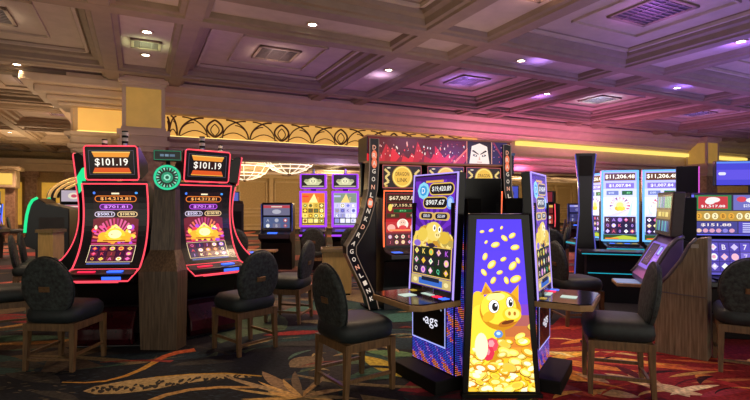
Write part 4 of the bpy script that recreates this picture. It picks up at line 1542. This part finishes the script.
A = Art(.0008)
A.rect(-.29, .02, .29, .98, '7a62d8').up().rect(-.25, .14, .06, .92, '14121c').rect(.12, .55, .24, .90, '4a3ab0').rect(.12, .15, .24, .45, '9a86f0').up().rect(-.22, .20, .03, .86, '2c2e48').rect(.14, .60, .22, .85, '8ac0ff')
A.build('deck_lights', dk, on_deck, (), screen_mat(1.1))
m = MB()
m.prism([(.20, 0), (.20, 1.05), (.12, 1.08), (-.14, .60), (-.06, .45), (-.08, 0)], -.32, .28)
m.build('cabinet', M_BLACK, t, bevel=.01)
m = MB()
m.prism([(.09, 1.06), (.24, 1.04), (.24, 1.52), (.11, 1.52)], -.25, .25)
m.build('screen_housing', M_MATTE, t, bevel=.01)
MB().box(-.24, -.48, .55, .10, -.20, .585).build('side_shelf', M_TAN, t, bevel=.006)
MB().box(-.22, -.47, .585, .08, -.24, .592).build('shelf_screen', glow('shelf_screen', 'a8b8e8', .5), t)

nx, ny = .682, .731
wd = thing('machine_divider', (2.74, 4.70, 0), math.atan2(-.295, .316), 'tall wood-grain side panel with a curved top edge, left of the right-edge chair', 'cabinet')
m = MB()
m.prism([(0, 0), (.43, 0), (.43, 1.14), (.345, 1.13), (.29, 1.07), (.22, .92), (.11, .755), (0, .62)], 0, .22, 'y')
m.build('wood_panel', M_WOODLIGHT, wd, bevel=.008)
m = MB()
m.tube([(x, -.003, z) for x, z in ((.0, .62), (.11, .755), (.22, .92), (.29, 1.07), (.345, 1.13))], .016, 8)
m.build('top_rail', mat('pewter_rail', '6a6470', .35, .5), wd, smooth=True)
m = MB()
m.box(.30, -.012, 1.04, .36, .0, 1.075)
m.build('badge', mat('badge_plate', 'a8a098', .4, .5), wd)
m = MB()
m.tube([(.02, -.004, .60), (.42, -.004, .585)], .004, 6)
m.build('seam_strip', mat('pewter_rail', '6a6470', .35, .5), wd)

# ================= wide-screen machine at the right edge =================
t = thing('slot_machine', (3.93, 5.12, 0), math.radians(-8), 'wide-screen machine with purple-lit reels at the right edge, behind a round chair back', 'slot machine')
m = MB()
m.box(-.52, 0, 1.10, .52, .12, 1.57)
mo = m.build('upper_monitor', M_BLACK, t, bevel=.012)
m = MB()
m.box(-.512, -.01, 1.12, -.492, .0, 1.55).box(-.50, -.01, 1.115, .5, 0, 1.125)
m.build('edge_light', glow('violet_edge2', '6a6aff', 1.1), mo)
A = Art(.0008)
r = random.Random(81)
A.rect(-.485, 1.13, .485, 1.55, '201840').up()
A.rect(-.48, 1.385, -.12, 1.545, '18783c').rect(-.445, 1.40, -.155, 1.53, 'c82838').rect(-.10, 1.385, .48, 1.545, '6a6ac0').rect(-.48, 1.27, .48, 1.375, 'b89038').rect(-.48, 1.135, -.06, 1.26, '3a3a90').rect(-.05, 1.135, .48, 1.26, '4a40b8').up()
A.ell(-.30, 1.495, .07, .03, 'fff0f0', 14).ell(-.33, 1.475, .05, .03, 'f0f0f0', 12).text('$1,517.88', -.30, 1.425, .03, 'ffffff', .24, .05).ell(-.02, 1.50, .05, .03, 'd83a50', 12).ell(.10, 1.49, .08, .03, 'f0f0ff', 12).text('$250.01', .06, 1.43, .035, 'e8e8ff', None, .05)
for k in range(12):
    A.ell(-.44 + k * .08, 1.32, .032, .036, r.choice(['ffe080', 'fff4c0', 'e8a830']), 10)
A.text('$151.88', -.27, 1.225, .035, 'fff0f0', .30, .05)
for k in range(5):
    A.rect(-.01, 1.235 - k * .022, .40 - .04 * (k % 3), 1.246 - k * .022, 'd0d0ff')
for k in range(6):
    A.ell(-.44 + k * .065, 1.165, .028, .022, r.choice(['f0c8b0', '8a80e0', 'e0a0c0', '4a4ac0']), 9)
A.up()
for k in range(12):
    A.text(r.choice(['8', '2', 'B', '0']), -.44 + k * .08, 1.32, .04, '7a4a08', None, .04)
A.build('upper_screen', mo, flat(-.003), (), screen_mat(1.05))
m = MB()
m.prism([(.45, 0), (.45, 1.10), (.05, 1.10), (.0, 1.08), (-.06, .69), (-.30, .66), (-.32, .60), (-.02, .55), (.0, 0)], -.48, .52)
m.build('cabinet', M_BLACK, t, bevel=.01)


def low(u, v, h):
    return Vector((u, -.06 * (1 - (v - .69) / .39) - h - .004, v))


A = Art(.0008)
A.rect(-.47, .70, .50, 1.07, '5a50c8').up().rect(-.44, .72, -.40, 1.06, 'a8a0ff').rect(-.37, .72, .48, 1.055, '2a1c78').up()
reel_grid(A, -.36, .735, .47, 1.04, 8, 3, ['4a38b0', '5a48c8', '7a68d8'], ['f4e8ff', 'ffc0d8', 'ffffff', 'd8c8ff', 'f0a8c8'], .004, r, 'B7A', .25)
A.build('lower_screen', t, low, (), screen_mat(1.0))
MB().box(-.40, -.29, .655, .44, -.08, .685).build('button_deck', M_GREY, t, bevel=.005)
MB().box(-.30, -.24, .68, -.16, -.14, .695).build('button', M_BLUEBTN, t)
# blue hanging display behind it
t = thing('display_screen', (5.02, 6.25, 0), math.radians(-12), 'blue and violet display panel raised on a post above the wide-screen machine', 'screen')
MB().box(-.52, 0, 1.69, .52, .09, 2.02).build('display_case', M_BLACK, t, bevel=.01)
A = Art(.0008)
A.rect(-.51, 1.70, .51, 2.01, '3a38d8').up().rect(-.51, 1.77, .51, 1.90, '5a4ae8').rect(-.51, 1.985, .51, 2.01, '5a8af8').up().pill(-.49, 1.83, -.40, 1.87, 'e8e8ff').pill(.02, 1.85, .30, 1.89, 'f0f0ff').pill(.32, 1.85, .42, 1.89, 'd8d8ff')
A.build('display_face', t, flat(-.003), (), screen_mat(1.0))
MB().box(-.05, .09, 0, .05, .19, 1.9).build('post', M_MATTE, t)
MB().box(-.25, -.1, 0, .25, .35, .03).build('post_foot', M_MATTE, t)
# black back of a tall screen
t = thing('display_screen', (4.53, 6.95, 0), math.radians(-25), 'black back of a tall screen with a pink-lit edge, between two lit machines', 'screen')
MB().box(-.14, 0, 1.52, .14, .10, 2.0).build('display_case', M_MATTE, t, bevel=.01)
MB().box(.128, -.006, 1.53, .142, .0, 1.99).build('edge_light', glow('pink_edge', 'e85ae0', 1.0), t)
MB().prism([(-.05, 0), (.05, 0), (.05, 1.7), (-.05, 1.7)], .10, .2, 'y').build('post', M_MATTE, t)
MB().box(-.2, -.1, 0, .2, .35, .03).build('post_foot', M_MATTE, t)
# ================= farther machines, bins and lamps =================
def small_slot(x, y, az, label, seed, pal, edge, w=.30, top=True, name='slot_machine'):
    r = random.Random(seed)
    t = thing(name, (x, y, 0), az, label, 'slot machine')
    m = MB()
    m.prism([(.40, 0), (.40, 1.45), (.05, 1.48), (.0, 1.45), (.04, 1.05), (-.04, .86), (-.28, .80), (-.30, .70), (-.05, .6), (-.02, 0)], -w, w)
    m.build('cabinet', M_BLACK, t, bevel=.012)
    A = Art(.001)
    q = w - .05
    A.rect(-q, 1.20, q, 1.43, pal[0]).rect(-q, .90, q, 1.16, pal[1]).up()
    A.rect(-q, 1.36, q, 1.42, pal[2]).ell(0, 1.28, .10, .05, pal[3], 14).up().rect(-.12, 1.378, .12, 1.402, 'fff0e0')
    A.l = 1
    reel_grid(A, -q, .91, q, 1.15, 3, 2, [pal[1], pal[0]], [pal[2], pal[3], 'ffffff'], .01, r, 'B7A', .5)
    A.build('screen', t, flat(-.012), (), screen_mat(.8))
    m = MB()
    for s in (-1, 1):
        MB().tube([(s * w, -.01, .84), (s * w, .03, 1.05), (s * w, -.005, 1.45)], .012, 6).build('edge_light', edge, t)
    MB().box(-.15, -.26, .79, .05, -.08, .835).build('button_deck', M_BLUEBTN, t)
    if top:
        m = MB()
        m.box(-w + .04, .0, 1.47, w - .04, .20, 1.80)
        tp = m.build('topper', M_BLACK, t, bevel=.02)
        A = Art(.001)
        A.rect(-w + .07, 1.51, w - .07, 1.77, pal[0]).up().ell(0, 1.64, .12, .08, pal[3], 14).up().ell(0, 1.64, .06, .04, pal[2], 12)
        A.build('topper_screen', tp, flat(-.002), (), screen_mat(.8))
    return t


DIM = glow('dim_blue_edge', '3a5ad0', .3)
small_slot(-2.17, 10.6, 0, 'black slot machine with pale screens under the chandeliers, before the panelled wall', 91, ['7a7898', '5a6a98', 'd04a5a', 'c8c8d8'], DIM, .34, False)
t = thing('slot_machine', (-2.98, 9.9, 0), math.radians(25), 'plain black back of a machine beside the black slot machine under the chandeliers', 'slot machine')
m = MB()
m.prism([(.0, 0), (.0, 1.45), (.10, 1.52), (.45, 1.40), (.5, .9), (.45, 0)], -.27, .27)
m.build('cabinet', mat('dark_brown_cabinet', '2a2320', .45, var=.3, scale=6), t, bevel=.015)
MB().box(-.22, -.012, .15, .22, 0, 1.3).build('back_panel', M_MATTE, t)
small_slot(-10.1, 12.6, math.radians(75), 'blue-lit slot machine cut off by the left edge of the picture', 92, ['4a6ae0', '8a5ad0', 'ffffff', '60d0ff'], M_BLUEBTN, .32)
small_slot(-7.12, 11.35, math.radians(30), 'slot machine with bright white screens under the golden arch at far left', 93, ['c8b8c8', 'd8c0b0', 'e04a6a', 'fff0d8'], glow('pink_edge', 'e85ae0', 1.0), .32)
small_slot(4.55, 13.0, math.radians(-40), 'red-edged slot machine far off in the aisle before the panelled wall', 94, ['8a2a2a', 'c84a3a', 'ffd060', 'ffb0a0'], M_RED, .32)
small_slot(2.42, 8.75, math.radians(5), 'blue-lit machine with a black head, close behind the right end of the arch', 95, ['3a4ad0', '5a6ae8', 'b0c8ff', '2a2a70'], M_BLUEBTN, .26)
small_slot(6.15, 14.5, math.radians(-20), 'small dim machine far behind the counter', 96, ['4a4a90', '3a3a70', 'a0a0ff', '8080c0'], DIM, .30, False)
small_slot(-4.05, 13.4, math.radians(10), 'distant blue-screened machine left of the chandelier row', 97, ['5a6ac8', '4a50a0', 'e0e0ff', '90b0f0'], DIM, .30)
small_slot(6.9, 7.9, math.radians(-20), 'violet-lit machine behind the raised blue display', 98, ['5a4ad0', '7a5ae0', 'ffb0e0', 'd0c0ff'], M_PURPLE, .34)
# black head box on the machine behind the arch's right end
t = thing('sign_box', (2.20, 8.1, 0), math.radians(10), 'black box sign on a tall post just right of the red arch', 'sign')
MB().box(-.16, 0, 1.95, .16, .22, 2.30).build('case', M_BLACK, t, bevel=.012)
MB().box(-.17, -.012, 2.27, .17, .23, 2.31).build('case_rim', glow('slate_rim', '5a78a0', .35), t)
A = Art(.0008)
A.rect(-.145, 1.97, .145, 2.25, '0c0c12').up().ell(-.03, 2.12, .03, .05, 'a08a50', 10).rect(.02, 2.08, .04, 2.17, '8a7a50')
A.build('case_face', t, flat(-.002), (), screen_mat(.7))
MB().box(-.05, .06, 0, .05, .16, 1.95).build('post', M_MATTE, t)
MB().box(-.2, -.1, 0, .2, .3, .03).build('post_foot', M_MATTE, t)

# green-lit machine at far left, seen from its side
t = thing('slot_machine', (-6.32, 9.2, 0), math.radians(-75), 'dark machine at far left with a curved bright green edge light', 'slot machine')
m = MB()
m.prism([(.50, 0), (.50, 1.36), (.12, 1.46), (-.02, 1.56), (-.14, 1.45), (-.20, 1.10), (-.22, .84), (-.36, .80), (-.36, .72), (-.06, .6), (-.06, 0)], -.30, .30)
m.build('cabinet', M_BLACK, t, bevel=.015)
for s in (-1, 1):
    m = MB().tube([(s * .30, y, z) for y, z in ((-.02, 1.565), (-.10, 1.52), (-.15, 1.42), (-.19, 1.25), (-.21, 1.08), (-.222, .92))], .026, 8)
    m.build('edge_light', glow('green_edge_light', '22e08a', 1.2), t, smooth=True)
MB().box(-.25, -.37, .795, .25, -.24, .82).build('button_deck', M_GREY, t)
MB().box(.30, .0, .2, .302, .42, 1.2).build('side_panel', mat('dark_brown_cabinet', '2a2320', .45), t)
# green lit fin beside the red-edged machines
t = thing('edge_fin', (-3.13, 5.12, 0), math.radians(-15), 'green glowing fin between the profile machine and the left $101.19 machine', 'light')
m = MB()
m.prism([(-.02, 1.56), (.03, 1.60), (.05, 1.84), (.02, 1.83), (-.05, 1.74)], -.02, .02, 'y')
m.build('fin', M_GREENL, t, bevel=.006)
MB().box(-.015, -.015, 0, .015, .015, 1.66).build('fin_post', M_MATTE, t)


# bins
def bin_(x, y, az, w, h, label):
    t = thing('trash_bin', (x, y, 0), az, label, 'bin')
    m = MB()
    m.prism([(-w, -w * .8), (w, -w * .8), (w, w * .8), (-w, w * .8)], .03, h, 'z')
    m.build('bin_body', M_BIN, t, bevel=.01)
    m = MB()
    e = w + .025
    m.box(-e, -e * .85, h, e, e * .85, h + .02).box(-e, -e * .85, h + .02, e, -e * .85 + .02, h + .055).box(-e, e * .85 - .02, h + .02, e, e * .85, h + .055).box(-e, -e * .85, h + .02, -e + .02, e * .85, h + .055).box(e - .02, -e * .85, h + .02, e, e * .85, h + .055)
    m.build('bin_tray', mat('bin_tray', '8a7a58', .4, var=.2), t)
    MB().box(-w + .02, -w * .8 + .02, 0, w - .02, w * .8 - .02, .03).build('bin_plinth', M_MATTE, t)


bin_(-.62, 7.75, math.radians(8), .225, .69, 'beige trash bin with a tray top before the purple slot machines, left of the arch')
bin_(-5.60, 8.3, math.radians(-10), .15, .96, 'tall beige bin in front of the green-lit machine at far left')

# low dark ledge table under the distant machines
t = thing('ledge_table', (-2.7, 9.55, 0), 0, 'low brown ledge running in front of the black machines under the chandeliers', 'table')
MB().box(-.75, -.12, .50, .75, .12, .54).build('tabletop', M_TAN, t, bevel=.006)
for s in (-1, 1):
    MB().box(s * .65 - .03, -.05, 0, s * .65 + .03, .05, .50).build('leg', M_MATTE, t)

# chandeliers
M_BOWL = mat('chandelier_glass', 'f4e4c0', .4, em='ffe6b8', es=.6)
M_RIBL = mat('chandelier_rib', 'fff6e0', .4, em='fff0d0', es=1.1)


def chandelier(x, y, z, R, label):
    t = thing('bowl_chandelier', (x, y, z), 0, label, 'chandelier', 'glowing bowl chandeliers')
    m = MB()
    pr = [(.06, -.30), (.30 * R, -.27), (.6 * R, -.17), (.85 * R, -.03), (R, .13), (R * .97, .13), (.82 * R, 0), (.57 * R, -.14), (.28 * R, -.24), (.001, -.27)]
    m.lathe(pr, 28)
    m.build('bowl', mat('chandelier_bowl', 'b89a70', .4, em='e8c890', es=.04), t, smooth=True)
    m = MB()
    for k in range(14):
        a = 2 * PI * k / 14
        m.tube([(q * R * math.cos(a), q * R * math.sin(a), zz) for q, zz in ((.1, -.31), (.35, -.275), (.6, -.19), (.85, -.05), (1.0, .13))], .010, 5)
    for q, zz in ((1.0, .135), (.62, -.185), (.8, -.085)):
        m.tube([(q * R * 1.01 * math.cos(2 * PI * k / 28), q * R * 1.01 * math.sin(2 * PI * k / 28), zz) for k in range(29)], .016, 5, cap=False)
    m.build('rib', M_RIBL, t)
    m = MB()
    m.lathe([(.001, -.38), (.05, -.35), (.06, -.30), (.001, -.29)], 12)
    m.build('finial', M_BRASS, t)
    m = MB()
    m.tube([(0, 0, -.25), (0, 0, 3.09 - z)], .02, 8)
    m.lathe([(.12, 3.05 - z), (.12, 3.09 - z)], 14)
    m.build('rod', M_BRASS, t)


chandelier(-2.50, 14.0, 2.64, .80, 'glowing bowl chandelier above the gold-reeled purple machine, larger of the two')
chandelier(-4.45, 16.4, 2.58, .85, 'glowing bowl chandelier half hidden by the right red-edged machine')

# golden concentric arch at far left
t = thing('arch_sign', (-6.97, 12.0, 0), math.radians(38), 'golden arch of concentric bands over a bright machine at far left', 'sign')
for k, R in enumerate((.98, .86, .74)):
    m = MB()
    m.tube([(R * math.cos(PI * q / 20), -.02 * k, 1.60 + R * .55 * math.sin(PI * q / 20)) for q in range(21)], .034, 8)
    m.build('arch_band', mat('gold_band', 'c8a060', .3, .4, em='f0c070', es=.5), t, smooth=True)
m = MB()
m.prism([(R_ * math.cos(PI * q / 16), 1.6 + R_ * .55 * math.sin(PI * q / 16)) for R_ in (1.02,) for q in range(17)], .02, .25, 'y')
m.build('arch_back', M_BLACK, t)
for s in (-1, 1):
    MB().box(s * .9 - .06, .02, 0, s * .9 + .06, .25, 1.6).build('arch_post', M_BLACK, t)
# lit canopy over an entrance at the far left edge
t = thing('lit_canopy', (-15.0, 18.0, 0), math.radians(30), 'golden lit canopy over an opening at the far left edge', 'canopy')
MB().box(-1.6, -.6, 2.05, 1.3, .6, 2.75).build('canopy_box', M_CREAM, t, bevel=.05)
MB().box(-1.5, -.62, 2.18, 1.2, -.6, 2.60).build('canopy_light', glow('canopy_gold', 'ffcf60', 1.0), t)
MB().box(-1.75, -.75, 2.75, 1.45, .7, 2.87).build('canopy_cornice', M_CREAM, t, bevel=.03)
for s in (-1.4, 1.1):
    MB().box(s - .15, -.4, 0, s + .15, .4, 2.05).build('canopy_post', M_STONE, t)


# ---- vents and recessed lamps in the ceiling
M_VENT = mat('vent_metal', '5e5450', .5, .2, var=.15)
M_SLOT = mat('vent_dark', '241f22', .7)


def make_vent(s):
    t = thing('ceiling_vent', (0, 0, 0), 0, 'x', 'vent', 'square vents in the ceiling coffers')
    m = MB()
    w = .05
    m.box(-s, -s, -.03, s, -s + w, 0).box(-s, s - w, -.03, s, s, 0).box(-s, -s, -.03, -s + w, s, 0).box(s - w, -s, -.03, s, s, 0)
    m.build('vent_frame', M_PLASTER2, t, bevel=.004)
    m = MB()
    m.box(-s + w, -s + w, -.012, s - w, s - w, 0)
    g = m.build('vent_backing', M_SLOT, t)
    m = MB()
    n = 9
    for k in range(n):
        y = -s + w + (2 * s - 2 * w) * (k + .5) / n
        m.box(-s + w, y - .012, -.022, s - w, y + .012, -.01)
    for a in (-.35, .35):
        m.box(a * s - .01, -s + w, -.024, a * s + .01, s - w, -.01)
    m.build('grille', M_VENT, t)
    return t


VENTS = [
    (7, 5, .36, 'ceiling vent nearest the top left corner of the picture'),
    (7, 7, .36, 'ceiling vent left of the purple-lit beam, above the left chairs'),
    (8, 5, .22, 'small ceiling vent in the narrow coffer between two lamps, above the gold pillar'),
    (9, 5, .36, 'ceiling vent in the large coffer above the right $101.19 machine'),
    (10, 3, .22, 'small ceiling vent in the narrow coffer at the top, right of the middle'),
    (11, 3, .40, 'largest ceiling vent, in the pink-lit coffer at the top right'),
    (11, 5, .36, 'ceiling vent in the violet-lit coffer above the red arch'),
    (13, 5, .36, 'ceiling vent in the brightest blue-white coffer on the right'),
    (15, 5, .36, 'ceiling vent in the dim coffer above the right gold pillar'),
    (7, 9, .36, 'ceiling vent far back on the left, beyond the first beams'),
    (13, 3, .36, 'ceiling vent in the coffer at the top right corner'),
]
pv = {}
for i, j, s, lb in VENTS:
    u, v = (US[i] + US[i + 1]) / 2 * K, (VS[j] + VS[j + 1]) / 2 * K
    if s not in pv:
        o = pv[s] = make_vent(s)
    else:
        o = copy_tree(pv[s])
    o.location = grid(u, v, ZS if i % 2 == 0 or j % 2 == 0 else ZC)
    o.rotation_euler.z = GR
    o['label'] = lb

M_LAMP = glow('lamp_glow', 'fff2d8', 14.0)


def make_lamp():
    t = thing('recessed_lamp', (0, 0, 0), 0, 'x', 'ceiling light', 'small round recessed ceiling lamps')
    m = MB()
    m.lathe([(.055, 0), (.09, -.004), (.095, -.014), (.085, -.018), (.06, -.012)], 20, None, False)
    m.build('lamp_ring', M_CREAM, t, smooth=True)
    m = MB()
    m.lathe([(.0001, -.008), (.058, -.008)], 18)
    d = m.build('lamp_lens', M_LAMP, t)
    return t


LAMPS = [
    # u, v in units of K, label
    (.91, 2.66, 'lit recessed lamp in the beam strip above the right $101.19 machine, near the top'),
    (2.50, 2.66, 'lit recessed lamp in the beam strip above the piggy panel'),
    (.05, 3.22, 'nearer of two lit recessed lamps above the gold pillar'),
    (.05, 3.72, 'farther of two lit recessed lamps above the gold pillar'),
    (1.75, 3.30, 'lit recessed lamp in the violet strip above the arch sign'),
    (3.47, 3.35, 'lit recessed lamp in the strip right of the violet coffer'),
    (3.47, 1.72, 'lit recessed lamp at the upper right edge of the ceiling'),
    (4.34, 2.66, 'lit recessed lamp in the blue-lit strip on the right'),
    (1.75, 1.80, 'lit recessed lamp at the top edge, right of the middle'),
    (-.81, 4.40, 'lit recessed lamp left of the gold pillar, in the cross strip'),
    (-.81, 6.11, 'lit recessed lamp in the second cross strip on the far left'),
    (-.81, 7.83, 'lit recessed lamp in the third cross strip on the far left'),
    (-1.67, 6.90, 'lit recessed lamp near the left edge, far back'),
    (-1.67, 8.62, 'lit recessed lamp at the far left above the gold wall panels'),
    (5.20, 3.45, 'lit recessed lamp above the $11,206.48 machines'),
    (6.06, 2.66, 'lit recessed lamp at the right edge, beyond the gold pillar'),
]
pl = make_lamp()
for k, (u, v, lb) in enumerate(LAMPS):
    o = pl if k == 0 else copy_tree(pl)
    o.location = grid(u * K, v * K, ZS - .001)
    o['label'] = lb
# ================= camera and light =================
cd = bpy.data.cameras.new('camera')
cam = bpy.data.objects.new('camera', cd)
COL.objects.link(cam)
cam.location = (0, 0, CH)
cam.rotation_euler = (math.radians(90), 0, 0)
cd.sensor_width = 36
cd.lens = 36 * 480 / 750
cd.shift_y = 4 / 750
cd.clip_end = 200
SC.camera = cam


def light(kind, loc, energy, col, size=.2, target=None, spot=None, rot=None, size_y=None):
    l = bpy.data.lights.new('lamp', kind)  # shared by real lamps and added fill lights
    l.energy = energy
    l.color = lin(col)
    if kind == 'AREA':
        l.size = size
        if size_y:
            l.shape = 'RECTANGLE'
            l.size_y = size_y
    elif kind == 'SPOT':
        l.shadow_soft_size = size
        l.spot_size = math.radians(spot)
        l.spot_blend = .6
    else:
        l.shadow_soft_size = size
    o = bpy.data.objects.new('lamp_or_fill_light', l)
    COL.objects.link(o)
    o.location = loc
    if target is not None:
        o.rotation_euler = (Vector(target) - Vector(loc)).to_track_quat('-Z', 'Y').to_euler()
    if rot:
        o.rotation_euler = rot
    return o


# recessed lamps throw soft pools on the carpet
for u, v, lb in LAMPS:
    p = grid(u * K, v * K, ZS - .03)
    light('SPOT', p, 120, 'ffdcb4', .08, (p.x, p.y, 0), 100)
# added spots with no fixtures, behind the camera and over aisles, brightening the carpet
for x, y in ((-2.5, .6), (1.2, .3), (4.5, 1.8), (.5, 6.0), (3.6, 6.6), (-6, 6), (-8, 11), (0, 12.5), (5, 11), (2.6, 3.2), (3.4, 4.0), (-1.2, 8.2), (-.75, 7.1), (-1.5, 6.1), (1.9, 10)):
    light('SPOT', (x, y, 3.0 if y > 11 else ZS - .05), 200 if y > 5 else 120, 'ffd8b0', .1, (x, y, 0), 110)
# added point lights imitating the coloured glow of signs on the ceiling
for x, y, z, e, c in ((3.6, 4.6, 2.4, 40, '8a70ff'), (5.6, 7.6, 2.5, 60, '7a5aff'), (1.6, 5.4, 2.6, 7, 'd0b0ff'), (4.3, 8.8, 2.5, 8, 'c090ff'), (8.5, 9.5, 2.4, 80, '8a6aff'),
                      (2.6, 2.4, 2.6, 7, 'ffb0c8'), (-3.0, 5.4, 2.6, 12, 'ff9a9a'), (-2.75, 7.2, 2.7, 12, 'c07aff'), (-.6, 9.3, 2.4, 22, 'a060ff'), (4.5, 14.5, 2.3, 60, 'ff70c8'), (-8, 14, 2.2, 40, 'ffb070'), (-3, 16.5, 2.2, 60, 'ffd8a0')):
    light('POINT', (x, y, z), e, c, .25)

# added unseen uplights that brighten the ceiling
for x, y, z, e, c in ((-2.6, 5.6, 2.2, 34, 'ffe0b4'), (-2.0, 2.2, 2.2, 22, 'ffdcb0'), (.9, 4.6, 2.2, 32, 'ffdcb0'), (1.0, 7.2, 2.5, 30, 'ffd8c0'), (3.6, 5.3, 2.2, 45, 'd8c0ff'), (5.0, 8.0, 2.2, 60, 'c0a0ff'),
                      (-5.5, 8.5, 2.2, 48, 'ffdcb8'), (-8.5, 12.0, 2.2, 120, 'ffd8b0'), (-12, 17, 2.2, 260, 'ffd8a8'), (3.0, 2.2, 2.2, 34, 'f0c8e8'), (8.0, 9.0, 2.2, 75, 'b8a8ff'), (-5.0, 4.5, 2.2, 20, 'ffe0b8'),
                      (-3.5, 14.5, 1.9, 260, 'ffe8c0'), (-4.5, 18.5, 1.9, 260, 'ffe0b0'), (-1.0, 13.0, 1.9, 80, 'e8c8ff'), (3.0, 13.5, 1.9, 150, 'ff90d0'), (7.0, 14.0, 1.9, 200, 'ff90d8'), (12.0, 14.0, 1.9, 200, 'd090ff'), (5, 20, 1.9, 300, 'ffa0d0')):
    light('SPOT', (x, y, z), e, c, .4, (x, y, 10), 165)
# coloured cove lamps inside the ceiling coffers
for i, j, e, c in ((11, 3, 11, 'c878ff'), (11, 5, 30, 'a078ff'), (13, 5, 26, 'c8d8ff'), (9, 5, 7, 'ffd8d0'), (10, 3, 5, 'ffc0b0'), (10, 5, 4, 'e0c0ff'), (12, 5, 8, '9a70ff'), (12, 3, 7, '8a60ff'), (14, 3, 8, '8a60ff'),
                   (15, 5, 16, 'a080ff'), (13, 3, 18, '8a6aff'), (8, 5, 6, 'e8ffc0'), (7, 7, 5, 'e8d0e0'), (7, 9, 8, 'ffb8d0'), (7, 5, 6, 'ffe8d0'), (11, 4, 5, '9a78ff'), (13, 4, 7, '7a60ff')):
    p = grid((US[i] + US[i + 1]) / 2 * K, (VS[j] + VS[j + 1]) / 2 * K, ZC - .35)
    light('SPOT', p, e * 2.2, c, .12, (p.x, p.y, 10), 130)
# added point lights without fixtures, brightening the far walls
for x, y, e in ((-7, 22, 300), (-2, 24, 300), (3, 26.5, 300), (9, 29, 350), (15, 31, 350), (-14, 18.5, 160), (-10.5, 19.5, 160)):
    light('POINT', (x, y, 2.4), e, 'ffdca0', .3)
# added spots without fixtures, for pools of light on the far left carpet
for x, y in ((-9, 10), (-11, 14), (-12.5, 17.5), (-7, 15)):
    light('SPOT', (x, y, 3.6), 420, 'ffd0b0', .1, (x, y, 0), 110)

w = bpy.data.worlds.new('world')
SC.world = w
w.use_nodes = True
w.node_tree.nodes['Background'].inputs['Color'].default_value = (*lin('e4dccc'), 1)
w.node_tree.nodes['Background'].inputs['Strength'].default_value = 1.25

SC.view_settings.view_transform = 'Standard'
SC.view_settings.look = 'None'
SC.view_settings.gamma = 1
SC.view_settings.exposure = 0
SC.cycles.use_denoising = True
SC.cycles.max_bounces = 6
SC.cycles.sample_clamp_indirect = 4
